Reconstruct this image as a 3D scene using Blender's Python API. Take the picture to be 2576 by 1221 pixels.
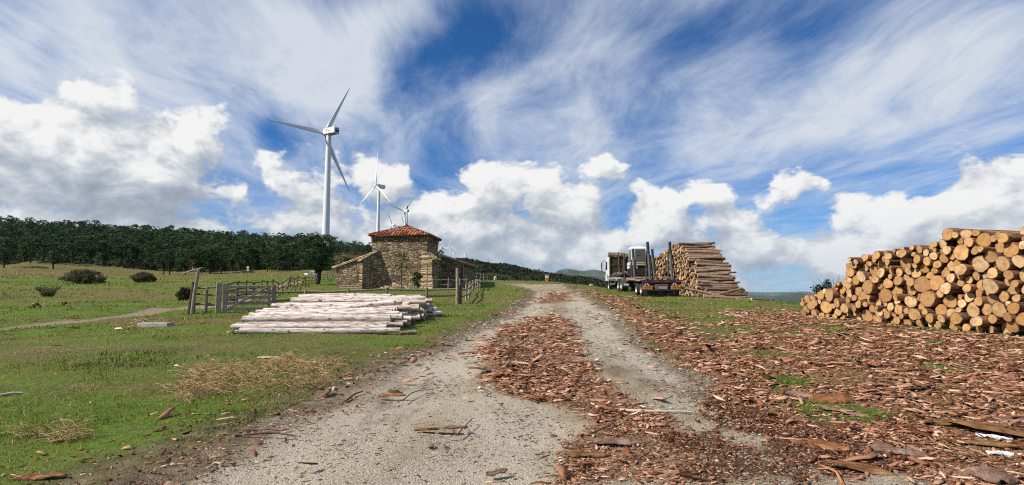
import bpy, math, random
import numpy as np
from mathutils import Vector, Matrix, Euler

for o in list(bpy.data.objects):
    bpy.data.objects.remove(o)
scene = bpy.context.scene
COL = scene.collection
R = math.radians

# ------------------------------------------------------------------ camera
PITCH = math.atan((736 - 610.5) / 1400.0)
EYE = 1.6
cam_d = bpy.data.cameras.new('camera')
cam_d.sensor_width = 36.0
cam_d.lens = 36.0 * 1400 / 2576
cam_d.clip_start = 0.05
cam_d.clip_end = 60000
cam = bpy.data.objects.new('camera', cam_d)
COL.objects.link(cam)
cam.location = (0, 0, EYE)
cam.rotation_euler = (math.pi / 2 + PITCH, 0, 0)
scene.camera = cam

# ------------------------------------------------------------------ exposure
scene.view_settings.view_transform = 'Standard'
scene.view_settings.look = 'None'
scene.view_settings.exposure = 0.42
scene.view_settings.gamma = 1.0
scene.cycles.max_bounces = 6
scene.cycles.diffuse_bounces = 3
scene.cycles.glossy_bounces = 2
scene.cycles.transmission_bounces = 4
scene.cycles.transparent_max_bounces = 8
scene.cycles.volume_bounces = 0
scene.cycles.use_denoising = False
scene.cycles.filter_width = 1.1

SUN_EL = R(41)
SUN_AZ = math.atan2(-0.93, -0.37)          # compass-like: atan2(x, y)
to_sun = Vector((math.sin(SUN_AZ) * math.cos(SUN_EL), math.cos(SUN_AZ) * math.cos(SUN_EL), math.sin(SUN_EL)))


def ray(px, py):
    """direction of the photograph's point (2576 wide) in the world, y = 1 (unnormalised)"""
    a = (px - 1288) / 1400.0
    b = (610.5 - py) / 1400.0
    c, s = math.cos(PITCH), math.sin(PITCH)
    d = np.array([a, c - b * s, s + b * c])
    return d


def P(px, py, d):
    v = ray(px, py)
    v = v * (d / v[1])
    return Vector((v[0], v[1], v[2] + EYE))


# ------------------------------------------------------------------ node helper
class NT:
    def __init__(self, nt):
        self.nt = nt

    def n(self, t, ins=None, **props):
        nd = self.nt.nodes.new(t)
        for k, v in props.items():
            setattr(nd, k, v)
        for k, v in (ins or {}).items():
            s = nd.inputs[k]
            if hasattr(v, 'is_output'):
                self.nt.links.new(v, s)
            else:
                s.default_value = v
        return nd

    def math(self, op, a, b=None, c=None, clamp=False):
        ins = {0: a}
        if b is not None: ins[1] = b
        if c is not None: ins[2] = c
        return self.n('ShaderNodeMath', ins, operation=op, use_clamp=clamp).outputs[0]

    def vmath(self, op, a, b=None, scale=None):
        ins = {0: a}
        if b is not None: ins[1] = b
        nd = self.n('ShaderNodeVectorMath', ins, operation=op)
        if scale is not None:
            if hasattr(scale, 'is_output'): self.nt.links.new(scale, nd.inputs['Scale'])
            else: nd.inputs['Scale'].default_value = scale
        return nd.outputs['Value'] if op in ('DISTANCE', 'LENGTH', 'DOT_PRODUCT') else nd.outputs[0]

    def noise(self, vec, scale, detail=4, rough=0.55, dist=0.0, dims='3D'):
        nd = self.n('ShaderNodeTexNoise', {'Scale': scale, 'Detail': detail, 'Roughness': rough, 'Distortion': dist}, noise_dimensions=dims)
        if vec is not None: self.nt.links.new(vec, nd.inputs['Vector'])
        return nd.outputs['Fac']

    def noisec(self, vec, scale, detail=2):
        nd = self.n('ShaderNodeTexNoise', {'Scale': scale, 'Detail': detail})
        self.nt.links.new(vec, nd.inputs['Vector'])
        return nd.outputs['Color']

    def mapr(self, v, a, b, c=0.0, d=1.0, smooth=False):
        nd = self.n('ShaderNodeMapRange', {'Value': v, 'From Min': a, 'From Max': b, 'To Min': c, 'To Max': d})
        nd.interpolation_type = 'SMOOTHSTEP' if smooth else 'LINEAR'
        return nd.outputs[0]

    def mix(self, f, a, b, blend='MIX'):
        nd = self.nt.nodes.new('ShaderNodeMix')
        nd.data_type = 'RGBA'
        nd.blend_type = blend
        for i, v in ((0, f), (6, a), (7, b)):
            if hasattr(v, 'is_output'): self.nt.links.new(v, nd.inputs[i])
            else: nd.inputs[i].default_value = (*v, 1) if isinstance(v, (tuple, list)) and len(v) == 3 else v
        return nd.outputs[2]

    def ramp(self, f, stops, interp='LINEAR'):
        nd = self.nt.nodes.new('ShaderNodeValToRGB')
        cr = nd.color_ramp
        cr.interpolation = interp
        while len(cr.elements) < len(stops): cr.elements.new(0.5)
        for e, (p, c) in zip(cr.elements, stops):
            e.position = p
            e.color = (*c, 1) if len(c) == 3 else c
        self.nt.links.new(f, nd.inputs[0])
        return nd.outputs[0]

    def bump(self, h, strength=0.5, dist=0.02, normal=None):
        ins = {'Height': h, 'Strength': strength, 'Distance': dist}
        if normal is not None: ins['Normal'] = normal
        return self.n('ShaderNodeBump', ins).outputs[0]

    def attr(self, name):
        return self.n('ShaderNodeAttribute', attribute_name=name).outputs['Fac']

    def scalev(self, vec, s):
        return self.vmath('MULTIPLY', vec, s)


def material(name, fn):
    m = bpy.data.materials.new(name)
    m.use_nodes = True
    t = NT(m.node_tree)
    m.node_tree.nodes.clear()
    out = t.n('ShaderNodeOutputMaterial')
    sh = fn(t)
    m.node_tree.links.new(sh, out.inputs[0])
    return m


def bsdf(t, color, rough=0.8, normal=None, metal=0.0, spec=0.3, **kw):
    ins = {'Base Color': (*color, 1) if isinstance(color, tuple) and len(color) == 3 else color, 'Roughness': rough, 'Metallic': metal, 'Specular IOR Level': spec}
    if normal is not None: ins['Normal'] = normal
    ins.update(kw)
    return t.n('ShaderNodeBsdfPrincipled', ins).outputs[0]


def objco(t):
    return t.n('ShaderNodeTexCoord').outputs['Object']


# ------------------------------------------------------------------ world: Nishita sky with cirrus and cumulus clouds
world = bpy.data.worlds.new('World')
scene.world = world
world.use_nodes = True
world.node_tree.nodes.clear()
W = NT(world.node_tree)


def dirp(px, py):
    v = ray(px, py)
    v = v / np.linalg.norm(v)
    return tuple(v)


def blob_field(t, vec, blobs):
    """sum of soft bumps: (px, py, radius in photo points, weight)"""
    total = None
    vec0 = vec
    for k, (px, py, r, w) in enumerate(blobs):
        if k and k % 8 == 0:      # keeps the node graph evaluated in short runs
            tiny = t.math('MULTIPLY', total, 1e-7)
            vec = t.vmath('ADD', vec0, t.n('ShaderNodeCombineXYZ', {0: tiny}).outputs[0])
        rr = r / 1400.0 * (math.cos(math.atan((px - 1288) / 1400.0)) ** 1.2)
        dd = t.vmath('DISTANCE', vec, dirp(px, py))
        v = t.mapr(dd, rr, 0.0, 0.0, w, smooth=True)
        total = v if total is None else t.math('ADD', total, v)
    return total


CUMULUS = [  # puffy clouds
    (200, 400, 420, .17), (450, 480, 330, .15), (850, 560, 330, .15), (1250, 560, 300, .13), (1700, 590, 260, .06), (2250, 620, 320, .05),
    (60, 300, 260, .14), (300, 270, 200, .14), (120, 460, 200, .10), (480, 320, 150, .20), (560, 300, 80, .16), (330, 420, 180, .10),
    (690, 420, 100, .16), (800, 480, 110, .10), (905, 435, 60, .22), (985, 460, 95, .18), (900, 330, 60, .12), (850, 380, 70, .10),
    (1210, 425, 85, .20), (1290, 440, 70, .18), (1190, 520, 120, .14), (1330, 520, 100, .16), (1390, 495, 90, .18), (1160, 430, 60, .14),
    (1510, 415, 80, .30), (1570, 440, 60, .18), (1470, 500, 60, .14), (1500, 640, 110, .26), (1560, 615, 60, .20), (1340, 655, 50, .20), (1555, 580, 30, .22), (1440, 540, 70, .12),
    (1655, 520, 95, .28), (1800, 490, 80, .28), (1700, 590, 110, .16), (1870, 560, 90, .24), (1960, 480, 100, .20), (2030, 430, 80, .18), (1760, 430, 60, .10),
    (1980, 635, 110, .24), (1900, 610, 80, .20), (2100, 640, 90, .20), (2170, 515, 70, .18), (2120, 560, 80, .16), (2290, 540, 90, .18), (2500, 500, 150, .27), (2420, 540, 120, .22), (2330, 590, 110, .16),
    (2200, 640, 150, .22), (2090, 670, 80, .18), (2540, 220, 150, .13), (2450, 310, 80, .08), (1390, 260, 150, .05), (1010, 600, 140, .06),
    (1100, 200, 260, -.2), (1200, 80, 280, -.2), (700, 320, 80, -.12), (430, 470, 55, -.16), (240, 460, 45, -.12), (455, 468, 40, -.08), (640, 345, 50, -.15),
    (655, 493, 42, -.20), (1000, 370, 90, -.08), (1080, 430, 60, -.12), (2040, 700, 110, -.20), (1930, 690, 100, -.16), (2200, 410, 120, -.15), (1600, 370, 110, -.14), (1440, 470, 50, -.10), (1130, 510, 40, -.05),
    (1740, 560, 40, -.10), (2000, 540, 70, -.12), (2060, 520, 60, -.12), (2350, 460, 80, -.14), (1600, 500, 40, -.14), (1880, 430, 80, -.10),
]
CIRRUS = [  # thin high cloud: more (+) or less (-) than the streak noise alone
    (600, 160, 420, .16), (300, 160, 300, .12), (900, 200, 260, .12), (720, 110, 260, .10), (130, 60, 220, .06), (90, 200, 220, .08),
    (1050, 60, 150, .03), (1020, 50, 190, .10), (940, 130, 140, .08), (1180, 110, 190, -.20), (1290, 60, 190, -.14), (1100, 190, 150, -.12), (1050, 250, 90, -.12), (1250, 230, 170, .05), (1150, 330, 130, -.10), (860, 20, 120, -.10),
    (420, 10, 160, -.10), (180, 130, 80, -.12), (700, 330, 100, -.18), (740, 310, 120, -.14), (1390, 190, 160, -.02),
    (1500, 250, 200, .11), (1650, 60, 160, -.10), (1430, 100, 120, .08), (1900, 230, 260, .08), (2300, 230, 330, .12),
    (2200, 60, 150, -.04), (2050, 90, 180, -.12), (1800, 40, 160, -.08), (2450, 130, 250, .10), (1650, 340, 230, -.03), (1480, 330, 160, .08), (1550, 290, 90, -.08),
    (1800, 330, 160, .08), (2150, 300, 200, .10), (2300, 380, 200, -.06), (1950, 370, 200, .02), (2400, 420, 160, .0), (1380, 380, 200, .08), (1250, 300, 150, .06), (1120, 420, 90, -.12),
]

cg = bpy.data.node_groups.new('cloud_density', 'ShaderNodeTree')
cg.interface.new_socket('Vector', in_out='INPUT', socket_type='NodeSocketVector')
cg.interface.new_socket('Density', in_out='OUTPUT', socket_type='NodeSocketFloat')
C = NT(cg)
gi = C.n('NodeGroupInput').outputs[0]
go = C.n('NodeGroupOutput')
warp = C.vmath('SUBTRACT', C.noisec(gi, 7.0, 3), (.5, .5, .5))
wv = C.vmath('ADD', gi, C.vmath('MULTIPLY', warp, (.09, .09, .06)))
sv = C.scalev(wv, (1.0, 1.0, 1.6))
n1 = C.noise(sv, 8.5, 9, 0.57, 0.0)
n2 = C.noise(sv, 30.0, 5, 0.6, 0.0)
wv2 = C.vmath('ADD', gi, C.vmath('MULTIPLY', warp, (.12, .12, .09)))
bl = blob_field(C, wv2, CUMULUS)
dens = C.math('ADD', C.math('ADD', C.math('MULTIPLY', C.math('SUBTRACT', n1, .5), .95), C.math('MULTIPLY', C.math('SUBTRACT', n2, .5), .30)), C.math('SUBTRACT', bl, C.math('SUBTRACT', .155, C.mapr(C.n('ShaderNodeSeparateXYZ', {0: wv}).outputs[2], .30, .14, 0.0, .085, smooth=True))))
dens = C.math('ADD', dens, C.mapr(C.n('ShaderNodeSeparateXYZ', {0: wv}).outputs[2], .15, .05, 0.0, .075, smooth=True))
dens = C.math('ADD', dens, C.mapr(C.n('ShaderNodeSeparateXYZ', {0: gi}).outputs[2], .34, .46, 0.0, -.22))
dens = C.math('ADD', dens, C.mapr(C.n('ShaderNodeSeparateXYZ', {0: gi}).outputs[2], .22, .30, 0.0, -.09))
cg.links.new(dens, go.inputs[0])

tc = W.n('ShaderNodeTexCoord').outputs['Generated']
dvec = W.vmath('NORMALIZE', tc)
sep = W.n('ShaderNodeSeparateXYZ', {0: dvec})
dx, dy, dz = sep.outputs
sky = W.n('ShaderNodeTexSky', sky_type='NISHITA', sun_disc=False, sun_elevation=SUN_EL, sun_rotation=SUN_AZ, altitude=1400, air_density=1.0, dust_density=0.5, ozone_density=2.5).outputs[0]
sky = W.mix(1.0, sky, (0.22, 0.62, 1.02), 'MULTIPLY')


def density(vec):
    g = W.n('ShaderNodeGroup')
    g.node_tree = cg
    world.node_tree.links.new(vec, g.inputs[0])
    return g.outputs[0]


# cirrus on a flat high layer, streaked along the wind
den = W.math('ADD', W.math('MAXIMUM', dz, 0.0), 0.10)
u = W.math('DIVIDE', dx, den)
v = W.math('DIVIDE', dy, den)
comb = W.n('ShaderNodeCombineXYZ', {0: u, 1: v, 2: 0.0}).outputs[0]
rot = W.n('ShaderNodeVectorRotate', {'Vector': comb, 'Angle': R(-9)}, rotation_type='Z_AXIS').outputs[0]
wp = W.vmath('SUBTRACT', W.noisec(rot, 0.6, 2), (.5, .5, .5))
rot2 = W.vmath('ADD', rot, W.vmath('MULTIPLY', wp, (1.1, 1.2, 0)))
c1 = W.noise(W.scalev(rot2, (1.5, .62, 1)), 1.0, 10, .62, .0)
c2 = W.noise(W.scalev(rot2, (4.5, 1.6, 1)), 1.0, 10, .70, .15)
c3 = W.noise(W.scalev(rot, (.55, .35, 1)), 1.0, 4, .5, .2)
cb = blob_field(W, W.vmath('ADD', dvec, W.vmath('MULTIPLY', W.vmath('SUBTRACT', W.noisec(dvec, 4.0, 4), (.5, .5, .5)), (.22, .22, .16))), CIRRUS)
ci = W.math('ADD', W.math('ADD', W.math('MULTIPLY', c1, .62), W.math('MULTIPLY', c2, .42)), W.math('ADD', W.math('MULTIPLY_ADD', c3, .20, -.04), cb))
ci_a = W.mapr(ci, .34, .84, 0.0, .95, smooth=True)
ci_col = W.ramp(W.mapr(ci, .55, 1.0), [(0, (5.2, 6.0, 7.3)), (.5, (6.7, 7.1, 7.7)), (1, (5.4, 5.9, 6.6))])

D0 = density(dvec)
D1 = density(W.vmath('ADD', dvec, (-.014, -.005, .022)))
D2 = density(W.vmath('ADD', dvec, (-.028, -.01, .075)))
cu_a = W.mapr(D0, -.035, .075, 0.0, 1.0, smooth=True)
lit = W.math('MULTIPLY', W.math('SUBTRACT', D0, D1), 2.3)
lit2 = W.math('MULTIPLY', W.math('SUBTRACT', D0, D2), 1.15)
lum = W.math('ADD', W.math('ADD', .40, lit), W.math('SUBTRACT', lit2, W.math('MULTIPLY', W.mapr(D0, .06, .35), .08)))
lum = W.math('ADD', lum, W.math('MULTIPLY', W.math('SUBTRACT', W.noise(dvec, 16.0, 6, .6), .5), .45))
cu_col = W.ramp(W.mapr(lum, -.4, 1.0), [(0.0, (2.8, 3.2, 3.9)), (.30, (3.5, 3.95, 4.7)), (.51, (4.4, 4.85, 5.5)), (.69, (5.7, 6.0, 6.4)), (.84, (7.2, 7.4, 7.6)), (1, (8.5, 8.5, 8.4))])
col = W.mix(ci_a, sky, ci_col)
col = W.mix(cu_a, col, cu_col)
# pale air near the horizon
hz = W.mapr(dz, -.02, .15, .45, 0.0, smooth=True)
col = W.mix(hz, col, (3.4, 4.2, 5.4))
bg = W.n('ShaderNodeBackground', {'Color': col, 'Strength': 0.08})
wo = W.n('ShaderNodeOutputWorld')
world.node_tree.links.new(bg.outputs[0], wo.inputs[0])
world.cycles.sampling_method = 'MANUAL'
world.cycles.sample_map_resolution = 512

# ------------------------------------------------------------------ sun
sl = bpy.data.lights.new('sun', 'SUN')
sl.energy = 5.0
sl.angle = R(0.5)
sl.color = (1.0, 0.93, 0.82)
sun = bpy.data.objects.new('sun', sl)
COL.objects.link(sun)
sun.rotation_euler = to_sun.to_track_quat('Z', 'Y').to_euler()
sun.location = (-60, -30, 80)

# ------------------------------------------------------------------ mesh helpers
def link(name, me, mats=(), parent=None, smooth=False):
    o = bpy.data.objects.new(name, me)
    COL.objects.link(o)
    for m in mats:
        me.materials.append(m)
    if smooth and len(me.polygons):
        me.polygons.foreach_set('use_smooth', [True] * len(me.polygons))
    if parent is not None:
        o.parent = parent
    return o


def tag(o, label=None, cat=None, group=None, kind=None):
    if label: o['label'] = label
    if cat: o['category'] = cat
    if group: o['group'] = group
    if kind: o['kind'] = kind
    return o


def thing(name, loc, rz, label, cat, group=None):
    o = bpy.data.objects.new(name, None)
    COL.objects.link(o)
    o.location = loc
    o.rotation_euler = (0, 0, rz)
    o.empty_display_size = 0.3
    return tag(o, label, cat, group)


def copy_tree(o, parent=None):
    c = o.copy()
    COL.objects.link(c)
    if parent is not None:
        c.parent = parent
    for ch in list(o.children):
        copy_tree(ch, c)
    return c


def arrays_mesh(name, verts, loops, totals, attrs=None, mi=None):
    """verts (n,3), flat loop vertex indices, face sizes"""
    me = bpy.data.meshes.new(name)
    verts = np.asarray(verts, np.float32)
    loops = np.asarray(loops, np.int32)
    totals = np.asarray(totals, np.int32)
    me.vertices.add(len(verts))
    me.vertices.foreach_set('co', verts.ravel())
    me.loops.add(len(loops))
    me.loops.foreach_set('vertex_index', loops)
    me.polygons.add(len(totals))
    starts = np.concatenate(([0], np.cumsum(totals)[:-1])).astype(np.int32)
    me.polygons.foreach_set('loop_start', starts)
    if mi is not None:
        me.polygons.foreach_set('material_index', np.asarray(mi, np.int32))
    me.update(calc_edges=True)
    for k, a in (attrs or {}).items():
        at = me.attributes.new(k, 'FLOAT', 'POINT')
        at.data.foreach_set('value', np.asarray(a, np.float32))
    return me


class MB:
    def __init__(self):
        self.v, self.f, self.m, self.s = [], [], [], []

    def add(self, vs, fs, m=0, smooth=False):
        b = len(self.v)
        self.v += [tuple(x) for x in vs]
        self.f += [tuple(i + b for i in f) for f in fs]
        self.m += [m] * len(fs)
        self.s += [smooth] * len(fs)

    def box(self, c, s, rot=None, m=0, taper=None):
        x, y, z = s[0] / 2, s[1] / 2, s[2] / 2
        vs = [Vector((a * x, b * y, k * z)) for k in (-1, 1) for b in (-1, 1) for a in (-1, 1)]
        if taper:
            for i in range(4, 8):
                vs[i].x *= taper[0]; vs[i].y *= taper[1]
        if rot is not None:
            Mx = rot if isinstance(rot, Matrix) else Euler(rot).to_matrix()
            vs = [Mx @ w for w in vs]
        c = Vector(c)
        self.add([w + c for w in vs], [(0, 2, 3, 1), (4, 5, 7, 6), (0, 1, 5, 4), (2, 6, 7, 3), (0, 4, 6, 2), (1, 3, 7, 5)], m)

    def bbox(self, c, s, b=0.02, rot=None, m=0):
        """box with chamfered edges"""
        x, y, z = s[0] / 2, s[1] / 2, s[2] / 2
        vs, idx = [], {}
        for k in (-1, 1):
            for j in (-1, 1):
                for i in (-1, 1):
                    for a in range(3):
                        p = [i * x, j * y, k * z]
                        for q in range(3):
                            if q != a: p[q] -= (i, j, k)[q] * b
                        idx[(i, j, k, a)] = len(vs)
                        vs.append(Vector(p))
        fs = []
        q4 = [(-1, -1), (1, -1), (1, 1), (-1, 1)]
        for a in range(3):
            for sg in (-1, 1):
                f = []
                for (u, w) in q4:
                    key = [0, 0, 0]; key[a] = sg; key[(a + 1) % 3] = u; key[(a + 2) % 3] = w
                    f.append(idx[(*key, a)])
                fs.append(tuple(f if sg > 0 else f[::-1]))
        for a in range(3):
            b1, b2 = (a + 1) % 3, (a + 2) % 3
            for u in (-1, 1):
                for w in (-1, 1):
                    def key(t):
                        kk = [0, 0, 0]; kk[a] = t; kk[b1] = u; kk[b2] = w
                        return tuple(kk)
                    f = [idx[(*key(-1), b1)], idx[(*key(1), b1)], idx[(*key(1), b2)], idx[(*key(-1), b2)]]
                    fs.append(tuple(f if u * w < 0 else f[::-1]))
        for i in (-1, 1):
            for j in (-1, 1):
                for k in (-1, 1):
                    f = [idx[(i, j, k, 0)], idx[(i, j, k, 1)], idx[(i, j, k, 2)]]
                    fs.append(tuple(f if i * j * k > 0 else f[::-1]))
        if rot is not None:
            Mx = rot if isinstance(rot, Matrix) else Euler(rot).to_matrix()
            vs = [Mx @ w for w in vs]
        c = Vector(c)
        self.add([w + c for w in vs], fs, m)

    def prism(self, prof, axis, a0, a1, m=0):
        """closed 2-D profile extruded along axis ('x','y','z')"""
        def pt(p, t):
            return {'x': (t, p[0], p[1]), 'y': (p[0], t, p[1]), 'z': (p[0], p[1], t)}[axis]
        n = len(prof)
        vs = [pt(p, a0) for p in prof] + [pt(p, a1) for p in prof]
        fs = [tuple(range(n)), tuple(range(2 * n - 1, n - 1, -1))]
        fs += [(i, i + n, (i + 1) % n + n, (i + 1) % n) for i in range(n)]
        self.add(vs, fs, m)

    def tube(self, pts, rad, n=8, m=0, caps=True, capm=None, smooth=True, ring_noise=None):
        pts = [Vector(p) for p in pts]
        k = len(pts)
        rads = rad if isinstance(rad, (list, tuple, np.ndarray)) else [rad] * k
        up = None
        rings = []
        for i, p in enumerate(pts):
            d = (pts[min(i + 1, k - 1)] - pts[max(i - 1, 0)]).normalized()
            if up is None:
                ref = Vector((0, 0, 1)) if abs(d.z) < .9 else Vector((1, 0, 0))
                up = (ref - d * ref.dot(d)).normalized()
            else:
                up = (up - d * up.dot(d)).normalized()
            sd = d.cross(up)
            ring = []
            for j in range(n):
                a = 2 * math.pi * j / n
                rr = rads[i] * (ring_noise(i, j) if ring_noise else 1)
                ring.append(p + (up * math.cos(a) + sd * math.sin(a)) * rr)
            rings.append(ring)
        vs = [v for r in rings for v in r]
        fs = [(i * n + j, i * n + (j + 1) % n, (i + 1) * n + (j + 1) % n, (i + 1) * n + j) for i in range(k - 1) for j in range(n)]
        self.add(vs, fs, m, smooth)
        if caps:
            cm = m if capm is None else capm
            self.add(rings[0], [tuple(range(n - 1, -1, -1))], cm)
            self.add(rings[-1], [tuple(range(n))], cm)

    def lathe(self, prof, n=16, m=0, origin=(0, 0, 0), axis='z', smooth=True):
        """prof: (radius, height) pairs"""
        o = Vector(origin)
        vs = []
        for (r, h) in prof:
            for j in range(n):
                a = 2 * math.pi * j / n
                c, s = r * math.cos(a), r * math.sin(a)
                p = {'z': (c, s, h), 'x': (h, c, s), 'y': (s, h, c)}[axis]
                vs.append(o + Vector(p))
        k = len(prof)
        fs = [(i * n + j, i * n + (j + 1) % n, (i + 1) * n + (j + 1) % n, (i + 1) * n + j) for i in range(k - 1) for j in range(n)]
        self.add(vs, fs, m, smooth)

    def build(self, name, mats, parent=None):
        me = bpy.data.meshes.new(name)
        me.from_pydata(self.v, [], self.f)
        me.polygons.foreach_set('material_index', self.m)
        me.polygons.foreach_set('use_smooth', self.s)
        me.update()
        if not isinstance(mats, (list, tuple)): mats = [mats]
        return link(name, me, mats, parent)


# ------------------------------------------------------------------ numpy noise
def _hash(ix, iy, seed):
    h = (ix.astype(np.int64) * 374761393 + iy.astype(np.int64) * 668265263 + seed * 1442695041) & 0x7fffffff
    h = ((h ^ (h >> 13)) * 1274126177) & 0x7fffffff
    return ((h ^ (h >> 16)) & 0xffff) / 65535.0


def vnoise(x, y, seed=0):
    x = np.asarray(x, float); y = np.asarray(y, float)
    ix, iy = np.floor(x).astype(np.int64), np.floor(y).astype(np.int64)
    fx, fy = x - ix, y - iy
    fx = fx * fx * (3 - 2 * fx); fy = fy * fy * (3 - 2 * fy)
    a, b = _hash(ix, iy, seed), _hash(ix + 1, iy, seed)
    c, d = _hash(ix, iy + 1, seed), _hash(ix + 1, iy + 1, seed)
    return (a * (1 - fx) + b * fx) * (1 - fy) + (c * (1 - fx) + d * fx) * fy


def fbm(x, y, seed=0, oct=4):
    s, a, t = 0.0, 0.5, 0.0
    for i in range(oct):
        s = s + a * vnoise(np.asarray(x) * 2 ** i + i * 17.3, np.asarray(y) * 2 ** i - i * 9.1, seed + i)
        t += a
        a *= 0.5
    return s / t


def sstep(a, b, x):
    t = np.clip((x - a) / (b - a), 0, 1)
    return t * t * (3 - 2 * t)


# ------------------------------------------------------------------ terrain height: thin-plate surface through measured points
CP = []
def cp(px, py, d):
    p = P(px, py, d); CP.append((p.x, p.y, p.z))
def cz(x, y, z):
    CP.append((x, y, z))
for (x, y, z) in ((-12, -10, -.3), (0, -10, -.3), (12, -10, -.3), (-60, -10, -.6), (50, -10, -.8), (-7, 3, .02), (0, 3, .1), (7, 3, .1), (0, 7, .26), (-5, 9, .3), (5, 9, .33),
                  (-25, 12, .3), (-40, 25, .55), (3, 14, .5), (-2, 20, .74), (4, 25, .92), (0, 35, 1.3), (4, 35, 1.3), (1, 50, 1.85), (5, 50, 1.85)):
    cz(x, y, z)
for a in ((583, 838, 14.7), (978, 840, 14.6), (484, 790, 23.5), (672, 785, 23.5), (0, 825, 18), (250, 795, 22), (440, 775, 26), (0, 780, 27), (0, 745, 45), (130, 748, 45),
          (212, 711, 78), (362, 712, 78), (0, 692, 95), (0, 671, 125), (135, 677, 120), (225, 665, 140), (420, 690, 122), (500, 690, 120), (600, 691, 118), (790, 700, 115),
          (700, 701, 100), (650, 716, 70), (600, 748, 42), (803, 716, 75), (846, 728, 57), (1010, 729, 50), (1074, 725, 52), (1155, 766, 28), (1205, 728, 50), (1225, 706, 72),
          (1330, 724, 60), (1258, 711, 78), (1340, 713, 77), (1420, 714, 76), (1085, 795, 20), (870, 690, 95),
          (1710, 747, 37), (1630, 746, 38), (1530, 731, 52.5), (1870, 755, 37), (1640, 738, 50), (2000, 763, 31), (1920, 762, 31), (2018, 795, 22.2), (2300, 822, 17.2), (2576, 850, 14.5), (1510, 723, 62)):
    cp(*a)
for (x, y, z) in ((17, 15, .35), (19, 20, .3), (18.5, 26, .6), (26, 30, -.6), (22, 42, -1.0), (17, 45, .6), (16, 55, .3), (14, 70, .2), (20, 60, -2.5), (35, 60, -7), (40, 30, -4), (30, 15, -1), (60, 40, -11),
                  (-5, 95, 1.9), (6, 95, 1.2), (-5, 128, .5), (8, 125, -3), (30, 100, -9), (70, 100, -18), (60, 128, -19), (-25, 128, 4.5), (-45, 128, 6.5), (-110, 128, 8.5), (-130, 60, 2), (-140, 20, .5)):
    cz(x, y, z)
CP = np.array(CP)


def _tps(r2):
    return 0.5 * r2 * np.log(r2 + 1e-9)


_n = len(CP)
_d2 = ((CP[:, None, :2] - CP[None, :, :2]) ** 2).sum(2)
_A = np.zeros((_n + 3, _n + 3))
_A[:_n, :_n] = _tps(_d2) + np.eye(_n) * 0.25
_A[:_n, _n] = 1; _A[:_n, _n + 1:] = CP[:, :2]
_A[_n:, :_n] = _A[:_n, _n:].T
_w = np.linalg.solve(_A, np.concatenate((CP[:, 2], np.zeros(3))))


def Z0(x, y):
    x = np.asarray(x, float); y = np.asarray(y, float)
    sh = np.broadcast(x, y).shape
    x = np.broadcast_to(x, sh).ravel(); y = np.broadcast_to(y, sh).ravel()
    xc = np.clip(x, -140, 70); yc = np.clip(y, -12, 128)
    out = np.empty(len(x))
    for s in range(0, len(x), 20000):
        a, b = xc[s:s + 20000], yc[s:s + 20000]
        r2 = (a[:, None] - CP[None, :, 0]) ** 2 + (b[:, None] - CP[None, :, 1]) ** 2
        out[s:s + 20000] = _tps(r2) @ _w[:_n] + _w[_n] + _w[_n + 1] * a + _w[_n + 2] * b
    out -= np.maximum(x - 70, 0) * .22
    out -= np.maximum(y - 128, 0) * .05 * (x > -10)
    return out.reshape(sh)


def relief(x, y):
    far = np.clip((np.hypot(x, y) - 10) / 40, 0, 1)
    return (fbm(x * .55, y * .55, 5, 3) - .5) * .10 + (fbm(x * 2.3, y * 2.3, 8, 3) - .5) * .035 + (fbm(x * .10, y * .32, 3, 4) - .5) * 1.0 * far * sstep(-10, -20, x)


MOUNDS = []   # (x, y, radius, height) low heaps of bark


def Z(x, y):
    x = np.asarray(x, float); y = np.asarray(y, float)
    z = Z0(x, y) + relief(x, y)
    for (mx, my, mr, mh) in MOUNDS:
        z = z + mh * np.exp(-((x - mx) ** 2 + (y - my) ** 2) / mr ** 2)
    return z


def zf(x, y):
    return float(Z(np.array([x]), np.array([y]))[0])


_S = np.concatenate((np.geomspace(1.5, 160, 900),))


def G(px, py):
    """ground point seen at a photograph point"""
    d = ray(px, py)
    xs, ys, zs = d[0] / d[1] * _S, _S, d[2] / d[1] * _S + EYE
    g = Z(xs, ys)
    k = np.nonzero(zs < g)[0]
    if len(k) == 0:
        i = int(np.argmin(zs - g))
    else:
        i = int(k[0])
    return Vector((xs[i], ys[i], float(g[i])))


def poly_sd(x, y, poly):
    """signed distance, positive inside"""
    x = np.asarray(x, float); y = np.asarray(y, float)
    n = len(poly)
    best = np.full(x.shape, 1e9)
    inside = np.zeros(x.shape, bool)
    for i in range(n):
        ax, ay = poly[i]; bx, by = poly[(i + 1) % n]
        ex, ey = bx - ax, by - ay
        t = np.clip(((x - ax) * ex + (y - ay) * ey) / (ex * ex + ey * ey + 1e-12), 0, 1)
        best = np.minimum(best, (x - ax - t * ex) ** 2 + (y - ay - t * ey) ** 2)
        c = ((ay > y) != (by > y)) & (x < (bx - ax) * (y - ay) / (by - ay + 1e-12) + ax)
        inside ^= c
    d = np.sqrt(best)
    return np.where(inside, d, -d)


def gpoly(pts):
    return [tuple(G(a, b)[:2]) for a, b in pts]


m0 = G(1905, 772)
MOUNDS.append((m0.x, m0.y, 1.6, .22))
m0 = G(1260, 925)
MOUNDS.append((m0.x, m0.y, .8, .10))
m0 = G(1830, 800)
MOUNDS.append((m0.x - 4, m0.y - 4, 2.0, .12))

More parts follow.
